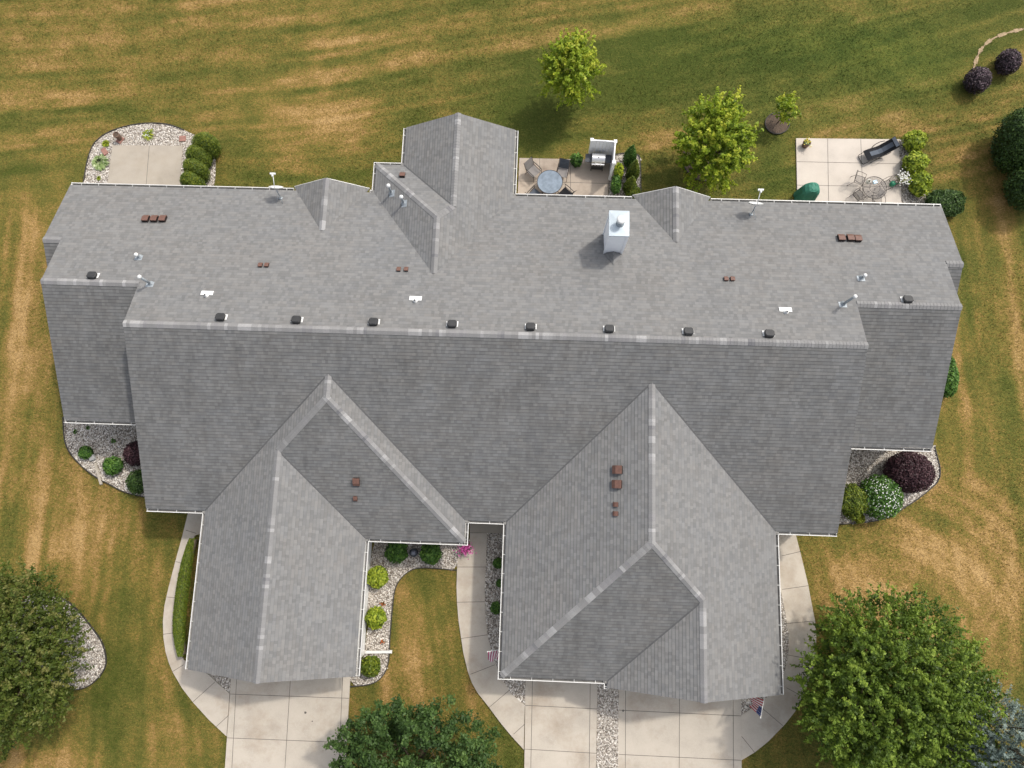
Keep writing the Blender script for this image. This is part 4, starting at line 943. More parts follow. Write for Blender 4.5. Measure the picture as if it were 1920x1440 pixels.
# satellite dishes -----------------------------------------------------------
def dish(bx, by, label):
    b = on(bx, by, BP); e = empty('satellite_dish', b, 0, label, 'satellite dish', 'satellite dishes along the rear gutter')
    m = MB(); m.box((0,0,.03),(.16,.16,.02), slope_rot(BP)); m.tube([(0,0,0),(0,.05,.35),(0,.12,.62)],.022,8); m.tube([(.16,-.3,.12),(0,.05,.38)],.01,6); m.tube([(-.16,-.3,.12),(0,.05,.38)],.01,6); m.build('mast','galv',e,True)
    m = MB(); n = 24; rings = 5; C = Vector((0,.22,.72)); ax = Vector((.05,.80,.60)).normalized(); s = Vector((1,0,0)); t = ax.cross(s).normalized(); s = t.cross(ax)
    vs = [C-ax*.09]
    for i in range(1, rings+1):
        q = i/rings
        for j in range(n):
            a = 2*math.pi*j/n; vs.append(C+s*(.33*q*math.cos(a))+t*(.27*q*math.sin(a))-ax*(.09*(1-q*q)))
    fs = [(0, 1+j, 1+(j+1) % n) for j in range(n)]+[(1+(i-1)*n+j, 1+i*n+j, 1+i*n+(j+1) % n, 1+(i-1)*n+(j+1) % n) for i in range(1, rings) for j in range(n)]
    m.add(vs, fs); m.add([v-ax*.015 for v in vs], [f[::-1] for f in fs]); m.build('reflector','pipewhite',e,True)
    m = MB(); tip = C+ax*.50-t*.30+Vector((0,.10,0)); m.tube([C-t*.2-ax*.05, tip],.018,8); m.build('arm','pipewhite',e,True)
    m = MB(); m.box(tip+Vector((0,.03,.03)),(.24,.07,.07)); m.tube([tip+Vector((0,-.02,.05)), tip+Vector((0,-.10,.04))],.045,10); m.build('receiver','pipewhite',e)
    return e
dish(527,372,'white satellite dish on the rear gutter left of the small gable, seen edge-on')
dish(1408,402,'white satellite dish on the rear gutter right of the small gable, grey mast below')
# downspouts -----------------------------------------------------------
def downspout(p0, pts, label=None):
    m = MB()
    for a, b in zip(pts[:-1], pts[1:]): m.bar(a, b, .075, .06)
    m.build('downspout', 'white', house)
c = at(688,1223,.1); d = at(735,1222,.1)
downspout(None, [(GX2-.40,c.y,ZE-.2),(GX2-.40,c.y,.12)])
m = MB(); m.bar((GX2-.38,c.y,.10),(d.x,d.y,.10),.12,.08); m.bar((d.x-.03,d.y,.10),(d.x,d.y,.10),.14,.09); m.build('downspout_extension','white',house)
c = at(1745,835,.2); m = MB(); m.bar((XWR-.27,c.y,ZE-.3),(XWR-.27,c.y,.2),.075,.06); m.bar((XWR-.28,c.y,.25),(XWR+.18,c.y,.15),.12,.08); m.build('downspout','white',house)

# ================================================================== TREES
def grade(px, py, z): v = at(px, py, z); return (v.x, v.y, 0)
T = tree
T('young_tree', grade(1069,126,3.0), 1.15, 1.20, 2.7, 1.4, 'leaf_yellowgreen', 330, 28, 0.080, .7, 31, 'small yellow-green young tree alone on the lawn above the house roof peak', .06, limbs=8, inner=.2, amp=.28, sprad=.12, spval=.20, group='trees on the lawn')
T('young_tree', grade(1340,264,3.0), 1.45, 1.85, 2.9, 1.9, 'leaf_yellowgreen', 560, 28, 0.085, .65, 32, 'larger yellow-green young tree in a brown mulch ring between the two patios', .08, limbs=9, inner=.2, amp=.26, sprad=.12, spval=.20, group='trees on the lawn')
T('crabapple_tree', grade(8,1240,3.2), 3.05, 3.75, 3.0, 2.1, 'leaf_crab', 1900, 34, 0.060, .7, 33, 'dark green tree with pinkish tinge over the gravel bed at the left edge', .16, amp=.12, inner=.25, sprad=.12, spval=.24, limbs=10, group='trees on the lawn')
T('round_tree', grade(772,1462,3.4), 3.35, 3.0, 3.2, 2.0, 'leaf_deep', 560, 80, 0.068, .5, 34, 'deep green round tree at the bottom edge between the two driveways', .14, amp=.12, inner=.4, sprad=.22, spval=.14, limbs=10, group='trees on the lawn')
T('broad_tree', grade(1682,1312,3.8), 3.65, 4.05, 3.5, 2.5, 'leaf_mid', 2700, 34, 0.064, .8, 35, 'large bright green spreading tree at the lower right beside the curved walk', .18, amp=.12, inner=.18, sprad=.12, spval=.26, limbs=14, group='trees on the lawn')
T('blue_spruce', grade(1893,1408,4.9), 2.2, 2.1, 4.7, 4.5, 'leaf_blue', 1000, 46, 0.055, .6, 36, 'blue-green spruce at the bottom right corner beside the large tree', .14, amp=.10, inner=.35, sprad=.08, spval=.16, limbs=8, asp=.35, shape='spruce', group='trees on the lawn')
T('sapling', grade(1478,200,1.5), .50, .50, 1.3, .65, 'leaf_yellowgreen', 70, 14, 0.075, .3, 37, 'tiny bright green sapling above the brown mulch circle', .025, limbs=4, amp=.2, sprad=.09, group='trees on the lawn')
# ================================================================== SHRUBS
S = shrub
for i, (x, y, lab) in enumerate(((372,258,'tallest rounded evergreen, farthest from the roof, of the row beside the left patio'),(358,280,'second rounded evergreen from the lawn end of the row beside the left patio'),(353,305,'third rounded evergreen from the lawn end of the row beside the left patio'),(347,330,'rounded evergreen nearest the gutter in the row beside the left patio'))):
    S('evergreen_shrub', grade(x+7,y+7,1.35), (.64, .54, .54, .52)[i], .50, .95, 'leaf_arbor', 4600, .032, .07, 50+i, lab, 'shrub', 'evergreens beside the left patio', k=4, lift=.85, rot=.6)
S('purple_shrub', grade(1841,143,.9), .64, .66, .58, 'leaf_purple', 2300, .045, .08, 60, 'round dark purple shrub nearer the house below the bare soil arc', 'shrub', 'dark purple shrubs on the lawn')
S('purple_shrub', grade(1900,108,.9), .60, .62, .58, 'leaf_purple', 2300, .045, .08, 61, 'round dark purple shrub touching the upper right edge of the photo', 'shrub', 'dark purple shrubs on the lawn')
S('arborvitae', grade(1926,262,1.6), 1.25, 1.6, 1.6, 'leaf_dark', 11000, .05, .10, 62, 'big dark green evergreen at the right edge beside the lawn', 'shrub', 'dark evergreens at the right edge', k=4)
S('arborvitae', grade(1944,345,1.4), 1.2, 1.2, 1.4, 'leaf_dark', 7000, .05, .10, 63, 'dark green evergreen at the right edge, lower and mostly outside the photo', 'shrub', 'dark evergreens at the right edge', k=4)
for i, (x, y, h, r, lab) in enumerate(((1183,284,1.0,.36,'tall dark pointed evergreen at the lawn end of the bed behind the grill'),(1189,312,1.0,.38,'second dark pointed evergreen in the bed behind the grill'),(1183,340,.9,.34,'third dark pointed evergreen in the bed behind the grill'))):
    S('pointed_evergreen', grade(x,y+4,h), r, r, h*.95, 'leaf_green' if i == 0 else 'leaf_arbor', 3000, .035, .10, 70+i, lab, 'shrub', 'pointed evergreens behind the grill', shape='cone')
S('pointed_evergreen', grade(1188,361,.5), .40, .36, .45, 'leaf_arbor', 1700, .035, .1, 74, 'short yellowish evergreen nearest the gutter in the bed behind the grill', 'shrub', 'pointed evergreens behind the grill')
for i, (x, y, lab) in enumerate(((1160,322,'pale green climbing plant beside the white fence near the evergreens'),(1155,345,'bushy green plant in the stones nearest the house beside the evergreens'))):
    S('leafy_plant', grade(x,y,.5), .22, .45, .5, 'leaf_yellowgreen' if i == 0 else 'leaf_green', 520, .06, .2, 76+i, lab, 'plant', 'leafy plants by the grill fence', asp=.7)
S('leafy_plant', grade(1080,301,.4), .30, .32, .42, 'leaf_green', 190, .085, .3, 79, 'loose green plant at the patio edge between the grill and a chair', 'plant')
for i, (x, y, rx, ry, lab) in enumerate(((1714,266,.52,.55,'lime green bush at the lawn corner of the right patio'),(1716,306,.60,.58,'lime green bush in the middle beside the right patio stones'),(1724,345,.55,.60,'lime green bush nearest the gutter beside the right patio'))):
    S('lime_bush', grade(x,y,.45), rx, ry, .5, 'leaf_lime', 620, .085, .22, 80+i, lab, 'shrub', 'lime green bushes beside the right patio', asp=.5)
S('spreading_juniper', grade(1774,380,.5), .95, .72, .5, 'leaf_dark', 4200, .07, .20, 84, 'dark green spreading juniper at the rear right corner of the house', 'shrub', asp=.35)
S('barberry', grade(1707,885,.9), 1.08, .96, .85, 'leaf_burgundy', 7500, .045, .06, 85, 'wide burgundy barberry in the bed under the right wing gutter', 'shrub')
S('barberry', grade(256,850,.6), .62, .62, .55, 'leaf_burgundy', 2200, .045, .08, 86, 'small burgundy barberry half under the roof edge in the left bed', 'shrub')
S('hydrangea', grade(1653,932,.8), .92, .98, .80, 'leaf_green', 4300, .055, .06, 87, 'round green shrub covered with white blossoms in the right bed', 'shrub', flowers='petal_white', nf=330, fl=.036)
S('gold_cypress', grade(1600,940,.8), .62, .80, .70, 'leaf_arbor', 4000, .04, .16, 88, 'golden feathery cypress beside the roof edge in the right bed', 'shrub', k=7)
S('gold_cypress', grade(1612,972,.3), .24, .24, .26, 'leaf_gold', 600, .04, .16, 89, 'small golden cypress tuft at the lawn end of the right bed', 'shrub', k=7)
S('green_shrub', grade(159,848,.3), .34, .30, .26, 'leaf_green', 800, .045, .15, 90, 'small green mound in the white stones near the bed edge on the left', 'plant')
S('green_shrub', grade(212,873,.3), .48, .42, .32, 'leaf_green', 800, .07, .18, 91, 'bright green low shrub in the middle of the left front bed', 'shrub')
S('green_shrub', grade(261,903,.4), .56, .58, .42, 'leaf_deep', 1300, .05, .15, 92, 'dark green shrub half under the main roof edge in the left front bed', 'shrub')
for i, (x, y, r) in enumerate(((140,809,.15),(164,802,.13),(212,826,.17))):
    blades('seedling', grade(x,y,.08), r, .12, 46, 'leaf_green', 95+i, ('small green tuft nearest the left edge of the stone bed','tiny green tuft just below the left wing gutter','small green tuft in the grey stones near the roof corner')[i], 'plant', 'small tufts in the left bed', .018)
for i, (x, y, r, m_, lab) in enumerate(((743,1035,.50,'leaf_green','dark green mound under the gutter left of the black lantern'),(808,1037,.50,'leaf_green','brighter green mound right of the black lantern'),(708,1082,.50,'leaf_lime','yellow-green round shrub nearest the inner corner of the centre bed'),(704,1159,.46,'leaf_lime','yellow-green round shrub in the middle of the centre bed'),(694,1250,.44,'leaf_arbor','round green shrub below the white downspout pipe'))):
    S('round_shrub', grade(x,y,.45), r, r*1.02, .42, m_, 1100, .062, .15, 100+i, lab, 'shrub', 'round shrubs in the centre bed', k=5)
for i, (x, y, r, lab) in enumerate(((934,1056,.24,'small green mound by the right garage gutter nearest the porch'),(938,1094,.18,'smallest green mound by the right garage gutter'),(931,1140,.28,'green mound by the right garage gutter nearest the flag'))):
    S('small_shrub', grade(x,y,.25), r, r, .22, 'leaf_green', 620, .04, .12, 106+i, lab, 'plant', 'green mounds beside the centre walk')
S('green_shrub', grade(1778,702,.6), .45, 1.15, .5, 'leaf_green', 2300, .055, .12, 110, 'narrow green shrub peeking out beside the right wing of the roof', 'shrub')
def hedge():
    rng = np.random.default_rng(120); line = g2([(366,1010),(355,1050),(347,1100),(341,1150),(340,1190),(346,1225)]); line = smooth_poly(line, 2, False)
    base = Vector((line[3].x, line[3].y, 0)); e = empty('clipped_hedge', base, 0, 'long narrow dark green hedge between the left walk and the garage gutter', 'hedge')
    n = 11000; idx = rng.uniform(0, len(line)-1.001, n); P0 = np.array([[p.x, p.y] for p in line]); i0 = idx.astype(int); f = (idx-i0)[:, None]; c2 = P0[i0]*(1-f)+P0[i0+1]*f
    w = 0.26*np.sqrt(np.clip(np.sin(np.pi*np.clip(idx/(len(line)-1), .03, .97)), .1, 1)); a = rng.uniform(-.35, math.pi+.35, n); r = 1+rng.normal(size=n)*.05
    X = c2[:, 0]+.05+np.cos(a)*w*r; Y = c2[:, 1]+rng.normal(size=n)*.02; Z = np.clip(.30+np.sin(a)*.34*r, .03, 2)
    C = np.stack([X-base.x, Y-base.y, Z], 1); nn = np.stack([np.cos(a), rng.normal(size=n)*.4, np.sin(a)+.3], 1)+rng.normal(size=(n, 3))*.4
    V = quads(C, nn, .035*(.6+.8*rng.random(n)), .02, rng); m = MB(); m.tube([(p.x-base.x+.05, p.y-base.y, .28) for p in line], .20, 10)
    leafmesh('foliage', V, np.clip(rng.normal(.5, .2, n), 0, 1), 'leaf_arbor', e); o = m.build('stem', 'bark', e)
hedge()
blades('hosta', grade(185,302,.25), .52, .34, 330, 'leaf_varieg', 130, 'pale green striped hosta tuft in the bed left of the small patio', 'plant', w=.045)
blades('green_tuft', grade(197,268,.12), .26, .2, 130, 'leaf_yellowgreen', 131, 'bright green tuft above the striped hosta', 'plant', w=.025)
blades('flowering_tuft', grade(277,251,.12), .42, .22, 110, 'leaf_yellowgreen', 132, 'sparse tuft with pale flowers in the stones above the left patio', 'plant', w=.022, flowers='petal_white', nf=22)
blades('green_tuft', grade(184,333,.1), .15, .14, 60, 'leaf_yellowgreen', 133, 'tiny yellow-green tuft beside the left patio near the gutter', 'plant', w=.02)
for i, (x, y) in enumerate(((718,1132),(717,1203))):
    blades('orange_flower', grade(x,y,.1), .13, .16, 26, 'leaf_crab', 140+i, ('small orange flower between the two yellow-green shrubs','small orange flower just above the white downspout pipe')[i], 'plant', 'orange flowers in the centre bed', .015, 'petal_orange', 12)
# pots and garden ornaments ------------------------------------------------
def pot(name, loc, r, h, matn, label, cat, plant=None, n=60, fl=None, nf=0, ph=.25, seed=5, group=None, pr=None):
    e = empty(name, loc, 0, label, cat, group); m = MB()
    m.lathe([(r*.72,0),(r*.8,h*.3),(r*.95,h*.85),(r*1.04,h*.9),(r*1.04,h),(r*.9,h),(r*.88,h*.9)], n=20, cap=False); m.build('pot', matn, e, True)
    m = MB(); m.lathe([(r*.9,h*.9),(.01,h*.92)], n=20, cap=False); m.build('soil', 'soil', e)
    if plant:
        rng = np.random.default_rng(seed); pr = pr or r; c = np.stack([rng.normal(0, pr*.5, n), rng.normal(0, pr*.5, n), h+ph*rng.random(n)], 1)
        leafmesh('leaves', quads(c, rng.normal(size=c.shape)*.6+np.array([0,0,.8]), np.full(n, .05), np.full(n, .028), rng), rng.random(n), plant, e)
    if fl:
        c = np.stack([rng.normal(0, pr*.55, nf), rng.normal(0, pr*.55, nf), h+ph*(.6+.6*rng.random(nf))], 1)
        leafmesh('blossom', quads(c, rng.normal(size=c.shape)*.4+np.array([0,0,1]), np.full(nf, .036), np.full(nf, .032), rng), rng.random(nf), fl, e)
    return e
pot('flower_pot', grade(1513,268,.35), .20, .38, 'terracotta', 'brown pot of yellow flowers alone at the left of the right patio', 'plant pot', 'leaf_varieg', 34, 'petal_yellow', 26, .12)
pot('flower_urn', grade(1693,334,.5), .22, .45, 'weathered', 'pot overflowing with white and yellow flowers in stones beside the right patio', 'plant pot', 'leaf_gold', 70, 'petal_white', 120, .16, pr=.33)
pot('rusty_urn', grade(217,252,.5), .16, .50, 'terracotta', 'rusty brown urn at the upper left of the stones around the left patio', 'urn')
pot('flower_pot', grade(873,1029,.35), .19, .32, 'terracotta', 'pot of magenta flowers at the gutter corner by the centre walk', 'plant pot', 'leaf_deep', 50, 'petal_pink', 150, .22, pr=.30)
m = MB(); b = grade(776,1036,.3)
e = empty('garden_lantern', b, 0, 'dark grey round garden lantern between two green mounds', 'garden lantern')
m.lathe([(.15,0),(.17,.06),(.13,.14),(.13,.36),(.20,.40),(.19,.44)], n=18); m.build('lantern_body','slate',e,True)
m = MB(); m.lathe([(.12,.44),(.12,.50),(.09,.56),(.02,.58)], n=18); m.build('lantern_cap','slate2',e,True)
def stepblock(name, px, py, d, rz, matn, label, cat, z=.05, group=None):
    v = at(px, py, z); m = MB(); m.box((0,0,d[2]/2), d, taper=.94); o = m.build(name, matn); o.location = (v.x, v.y, .02); o.rotation_euler = (0,0,rz); tag(o, label, cat, group)
stepblock('stepping_stone', 196, 284, (.42,.26,.06), -.9, 'brick', 'reddish stone slab between the tuft and the left patio corner', 'stone')
stepblock('stepping_stone', 225, 262, (.30,.40,.06), -.5, 'brick', 'reddish slab under the rusty urn', 'stone')
stepblock('stepping_stone', 342, 260, (.34,.32,.06), .1, 'brick', 'reddish slab beside the top evergreen of the left row', 'stone')
stepblock('splash_trough', 184, 888, (.13,1.15,.06), .42, 'weathered', 'long weathered trough lying across the stones in the left bed', 'downspout trough')
stepblock('fieldstone', 174, 858, (.28,.30,.14), .4, 'stonegrey', 'rounded grey stone at the upper end of the long trough', 'stone')

# ================================================================== THE GRILL PATIO
def privacy_fence():
    zt = 1.85; A = at(1110,262,zt); B = at(1154,265,zt); C = at(1151,304,zt)
    e = empty('privacy_screen', (B.x,B.y,0), 0, 'white vinyl two-sided privacy screen around the barbecue grill', 'fence'); o = Vector((B.x,B.y,0))
    A, B, C = (Vector((p.x,p.y,0))-o for p in (A,B,C))
    for p in (A,B,C):
        m = MB(); m.box(p+Vector((0,0,zt/2)),(.12,.12,zt)); m.box(p+Vector((0,0,zt+.012)),(.16,.16,.024)); m.add([p+Vector(q) for q in ((-.08,-.08,zt+.024),(.08,-.08,zt+.024),(.08,.08,zt+.024),(-.08,.08,zt+.024),(0,0,zt+.06))],[(0,1,4),(1,2,4),(2,3,4),(3,0,4)]); m.build('post','vinyl',e)
    for a, b in ((A,B),(B,C)):
        d = (b-a).normalized(); a2 = a+d*.06; b2 = b-d*.06; m = MB(); L = (b2-a2).length; n = int(L/.17)
        for i in range(n):
            q = a2+d*((i+.5)*L/n); m.bar(q-d*(L/n/2-.004)+Vector((0,0,zt/2)), q+d*(L/n/2-.004)+Vector((0,0,zt/2)), .022, zt-.16)
        for z in (.1, zt-.05): m.bar(a2+Vector((0,0,z)), b2+Vector((0,0,z)), .05, .09)
        m.build('panel','vinyl',e)
privacy_fence()
def grill():
    v = at(1122,297,.95); e = empty('barbecue_grill', (v.x,v.y,.05), R(-2), 'gas barbecue grill with stainless lid and black side shelves', 'grill')
    m = MB(); m.box((0,0,.42),(.62,.46,.50)); m.box((0,0,.76),(.66,.50,.20)); m.build('body','black',e)
    for sx in (-1,1):
        m = MB(); m.box((sx*.50,0.02,.85),(.32,.44,.035)); m.bar((sx*.35,-.18,.80),(sx*.62,-.18,.83),.02,.03); m.build('side_shelf','slate',e)
    m = MB(); n = 10; vs = []
    for i in range(n+1):
        a = math.pi*i/n*.92+.1; vs += [(-.33, -math.cos(a)*-.27, .86+math.sin(a)*.25), (.33, -math.cos(a)*-.27, .86+math.sin(a)*.25)]
    m.add(vs, [(2*i,2*i+1,2*i+3,2*i+2) for i in range(n)]+[tuple(range(0,2*n+2,2)), tuple(range(1,2*n+2,2))[::-1]]); l = m.build('lid','stainless',e)
    m = MB(); m.tube([(-.14,-.26,.97),(-.14,-.34,.98),(.14,-.34,.98),(.14,-.26,.97)],.016,8); m.build('lid_handle','pipewhite',l)
    m = MB(); m.lathe([(.03,0),(.03,.02)],(0,-.06,1.10),10); m.build('thermometer','black',l)
    m = MB(); m.box((0,-.30,.80),(.64,.06,.13)); m.build('control_panel','stainless',e)
    for k in range(4):
        m = MB(); m.tube([(-.21+.14*k,-.33,.80),(-.21+.14*k,-.37,.80)],.024,10); m.build('knob','black',e)
    for sx in (-1,1):
        for sy in (-1,1):
            m = MB(); m.tube([(sx*.29,sy*.2,.03),(sx*.29,sy*.2,.2)],.02,6); m.tube([(sx*.29-.02,sy*.2,.05),(sx*.29+.02,sy*.2,.05)],.05,12); m.build('wheel','black',e)
grill()
def sling_chair(fab='sling', label=None, group='sling chairs around the glass table', seat=None):
    e = empty('sling_chair', (0,0,.05), 0, label, 'chair', group)
    m = MB(); vs = []
    for i in range(7): y = .25-.5*i/6; vs += [(-.25,y,.42-.02*math.sin(i/6*3.14)),(.25,y,.42-.02*math.sin(i/6*3.14))]
    m.add(vs,[(2*i,2*i+1,2*i+3,2*i+2) for i in range(6)]); m.add([(x,y,z-.008) for x,y,z in vs],[(2*i+2,2*i+3,2*i+1,2*i) for i in range(6)]); m.build('seat',seat or fab,e)
    m = MB(); vs = []
    for i in range(7): t = i/6; vs += [(-.25,-.25-.20*t,.42+.56*t),(.25,-.25-.20*t,.42+.56*t)]
    m.add(vs,[(2*i,2*i+1,2*i+3,2*i+2) for i in range(6)]); m.add([(x,y-.010,z) for x,y,z in vs],[(2*i+2,2*i+3,2*i+1,2*i) for i in range(6)])
    for k in (1,2,3,4,5): t = k/6; m.bar((-.25,-.244-.20*t,.42+.56*t),(.25,-.244-.20*t,.42+.56*t),.012,.006)
    m.build('backrest',fab,e)
    for s in (-1,1):
        m = MB(); m.tube([(s*.27,-.46,1.0),(s*.27,-.25,.42),(s*.27,.27,.42)],.014,6); m.tube([(s*.28,.27,.64),(s*.29,.0,.66),(s*.28,-.33,.64)],.020,6); m.build('arm','frame',e)
        m = MB(); m.tube([(s*.28,.27,.64),(s*.28,.29,.0)],.014,6); m.build('leg','frame',e)
        m = MB(); m.tube([(s*.27,-.22,.42),(s*.28,-.36,.0)],.014,6); m.build('leg','frame',e)
    return e
g0 = sling_chair('sling','beige sling chair at the upper left of the round glass table')
v = at(1001,319,.6); g0.location = (v.x,v.y,.05); g0.rotation_euler = (0,0,R(-150+16))
g1 = sling_chair('slingdark','sling chair with dark grey back and beige seat, upper right of the glass table',seat='sling'); v = at(1055,321,.6); g1.location = (v.x,v.y,.05); g1.rotation_euler = (0,0,R(170))
g2_ = sling_chair('slingblack','black sling chair at the lower right of the round glass table'); v = at(1060,362,.5); g2_.location = (v.x,v.y,.05); g2_.rotation_euler = (0,0,R(48))
g3 = sling_chair('slingdark','grey sling chair at the lower left of the glass table, mostly under the gutter'); v = at(1003,364,.5); g3.location = (v.x,v.y,.05); g3.rotation_euler = (0,0,R(-40))
def glass_table():
    v = at(1031,341,.72); e = empty('glass_table', (v.x,v.y,.05), 0, 'round blue-grey glass patio table beside the grill', 'table'); m = MB()
    m.lathe([(.63,.665),(.63,.678)], n=40); m.build('tabletop','tableglass',e)
    m = MB(); n = 40; m.tube([(.645*math.cos(2*math.pi*i/n),.645*math.sin(2*math.pi*i/n),.672) for i in range(n+1)],.014,6,cap=False); m.build('rim','frame',e)
    for k in range(4):
        a = math.pi/4+k*math.pi/2; m = MB(); m.tube([(.55*math.cos(a),.55*math.sin(a),.655),(.35*math.cos(a),.35*math.sin(a),.35),(.5*math.cos(a),.5*math.sin(a),0)],.016,6); m.build('leg','frame',e)
    m = MB(); m.tube([(.33*math.cos(2*math.pi*i/24),.33*math.sin(2*math.pi*i/24),.655) for i in range(25)],.008,5,cap=False); m.build('support_ring','frame',e)
glass_table()
# ================================================================== THE RIGHT PATIO
def lounge_chair():
    a = at(1622,294,.35); b = at(1681,267,.75); d = Vector((b.x-a.x,b.y-a.y,0)); L = d.length; ang = math.atan2(d.y,d.x)
    e = empty('lounge_chair', (a.x,a.y,.05), ang, 'black reclining lounge chair with grey cushion strip on the right patio', 'lounge chair')
    prof = [(0,.36),(.25,.40),(.5,.36),(.75,.30),(.95,.34),(1.2,.52),(1.45,.70),(L,.82)]; w = .29
    def sheet(m, y0, y1, dz, p=prof): 
        vs = []
        for x, z in p: vs += [(x,y0,z+dz),(x,y1,z+dz)]
        m.add(vs,[(2*i+1,2*i,2*i+2,2*i+3) for i in range(len(p)-1)])
    m = MB(); sheet(m,-w,w,0); sheet(m,-w,w,-.012); m.build('sling','slingblack',e)
    m = MB(); sheet(m,-.12,.12,.012,prof[1:6]+[(1.4,.665)]); m.build('cushion_strip','slingdark',e)
    m = MB(); m.box((L-.12,0,.83),(.16,.50,.07),Matrix.Rotation(R(-32),3,'Y')); m.build('headrest','slingdark',e)
    for s in (-1,1):
        m = MB(); m.tube([(x,s*w,z) for x,z in prof],.015,6); m.tube([(-.10,s*w*.95,.06),(.15,s*w,.3),(.5,s*w,.34)],.013,6); m.build('side_rail','frame',e)
        m = MB(); m.tube([(.55,s*(w+.05),.30),(.62,s*(w+.07),.52),(.9,s*(w+.09),.57),(1.15,s*(w+.05),.55)],.020,6); m.build('arm','frame',e)
        m = MB(); m.tube([(.35,s*w,.34),(.95,s*(w+.02),.0)],.014,6); m.build('leg','frame',e); m = MB(); m.tube([(.95,s*w,.34),(.3,s*(w+.02),.0)],.014,6); m.build('leg','frame',e)
    m = MB(); m.tube([(-.10,-w*.95,.06),(-.14,-w*.6,.04),(-.14,w*.6,.04),(-.10,w*.95,.06)],.015,6); m.build('foot_bar','frame',e)
lounge_chair()
def meshgrid(m, poly, step=.028, r=.0035):
    """woven wire filling of a convex outline given as 3D points in one plane"""
    P_ = [Vector(p) for p in poly]; n = len(P_); c = sum(P_, Vector())/n; u = (P_[1]-P_[0]).normalized(); nn = (P_[1]-P_[0]).cross(P_[2]-P_[1]).normalized(); v = nn.cross(u)
    Q = [((p-c).dot(u),(p-c).dot(v)) for p in P_]
    for ax in (0,1):
        lo = min(q[ax] for q in Q); hi = max(q[ax] for q in Q); t = lo+step/2
        while t < hi:
            hit = []
            for i in range(n):
                a, b = Q[i], Q[(i+1) % n]
                if (a[ax]-t)*(b[ax]-t) < 0: k = (t-a[ax])/(b[ax]-a[ax]); hit.append(a[1-ax]+(b[1-ax]-a[1-ax])*k)
            if len(hit) >= 2:
                A = c+(u*t+v*min(hit) if ax == 0 else u*min(hit)+v*t); B = c+(u*t+v*max(hit) if ax == 0 else u*max(hit)+v*t); s = (B-A).cross(nn).normalized()*r
                m.add([A+s,A-s,B-s,B+s],[(0,1,2,3)])
            t += step
def mesh_table():
    v = at(1640,352,.72); e = empty('mesh_table', (v.x,v.y,.05), 0, 'round brown metal mesh table on the right patio', 'table')
    rr = .60; ring = [(rr*math.cos(2*math.pi*i/32),rr*math.sin(2*math.pi*i/32),.68) for i in range(32)]
    m = MB(); meshgrid(m, ring); m.build('tabletop','mesh',e)
    m = MB(); m.tube(ring+[ring[0]],.014,6,cap=False); m.tube([(x*.45,y*.45,.675) for x,y,z in ring+[ring[0]]],.008,5,cap=False); m.build('rim','frame',e)
    for k in range(4):
        a = k*math.pi/2+.5; m = MB(); m.tube([(.45*math.cos(a),.45*math.sin(a),.67),(.15*math.cos(a),.15*math.sin(a),.4),(.42*math.cos(a),.42*math.sin(a),0)],.013,6); m.build('leg','frame',e)
mesh_table()
def mesh_chair(label, px, py, rz, z=.5):
    v = at(px,py,z); e = empty('mesh_chair', (v.x,v.y,.05), R(rz), label, 'chair', 'metal mesh chairs around the mesh table')
    seat = [(-.24,.24,.42),(.24,.24,.42),(.22,-.22,.41),(-.22,-.22,.41)]; m = MB(); meshgrid(m, seat); m.build('seat','mesh',e)
    back = [(-.22,-.22,.43),(.22,-.22,.43),(.25,-.30,.70),(.16,-.38,.90),(0,-.40,.95),(-.16,-.38,.90),(-.25,-.30,.70)]; m = MB(); meshgrid(m, back); m.build('backrest','mesh',e)
    m = MB(); m.tube(seat+[seat[0]],.011,5,cap=False); m.tube(back+[back[0]],.012,5,cap=False); m.build('frame','frame',e)
    for s in (-1,1):
        m = MB(); m.tube([(s*.25,-.30,.68),(s*.30,-.1,.66),(s*.29,.18,.63),(s*.25,.24,.42)],.012,5); m.build('arm','frame',e)
        m = MB(); m.tube([(s*.24,.22,.42),(s*.27,.30,0)],.011,5); m.build('leg','frame',e); m = MB(); m.tube([(s*.22,-.22,.42),(s*.27,-.36,0)],.011,5); m.build('leg','frame',e)
    return e
mesh_chair('metal mesh chair on the upper left side of the mesh table', 1612,337,-112)
mesh_chair('metal mesh chair on the right of the mesh table with the green can on it', 1664,346,118)
mesh_chair('metal mesh chair on the lower left side of the mesh table', 1611,366,-55)
mesh_chair('metal mesh chair between the mesh table and the white gutter', 1645,374,5)
v = at(1674,344,.62); e = empty('watering_can', (v.x,v.y,.47), R(-8), 'green plastic watering can on the right mesh chair', 'watering can')
m = MB(); m.lathe([(.12,0),(.14,.05),(.135,.16),(.10,.22),(.05,.24)], n=20, cap=True); m.build('can_body','canGreen',e,True)
m = MB(); m.tube([(.10,0,.08),(.24,0,.24),(.30,0,.27)],[.028,.016,.014],8); s_ = m.build('spout','canGreen',e,True); m = MB(); m.tube([(.29,0,.27),(.335,0,.285)],[.02,.045],10); m.build('sprinkler_head','pipewhite',s_)
m = MB(); m.tube([(.04,0,.24),(.0,0,.34),(-.12,0,.28),(-.14,0,.12)],.014,6); m.build('handle','canGreen',e)
v = at(1627,342,.8); e = empty('pitcher', (v.x,v.y,.735), 0, 'white pitcher on the left side of the mesh table', 'pitcher')
m = MB(); m.lathe([(.07,0),(.10,.06),(.10,.14),(.07,.20),(.085,.24),(.075,.24),(.06,.2)], n=18, cap=False); m.build('jug','cream',e,True)
m = MB(); m.tube([(.06,.05,.2),(.12,.10,.16),(.10,.05,.05)],.012,6); m.build('handle','paleblue',e)
v = at(1640,342,.78); e = empty('blue_basket', (v.x,v.y,.735), .3, 'pale blue container beside the white pitcher on the mesh table', 'container')
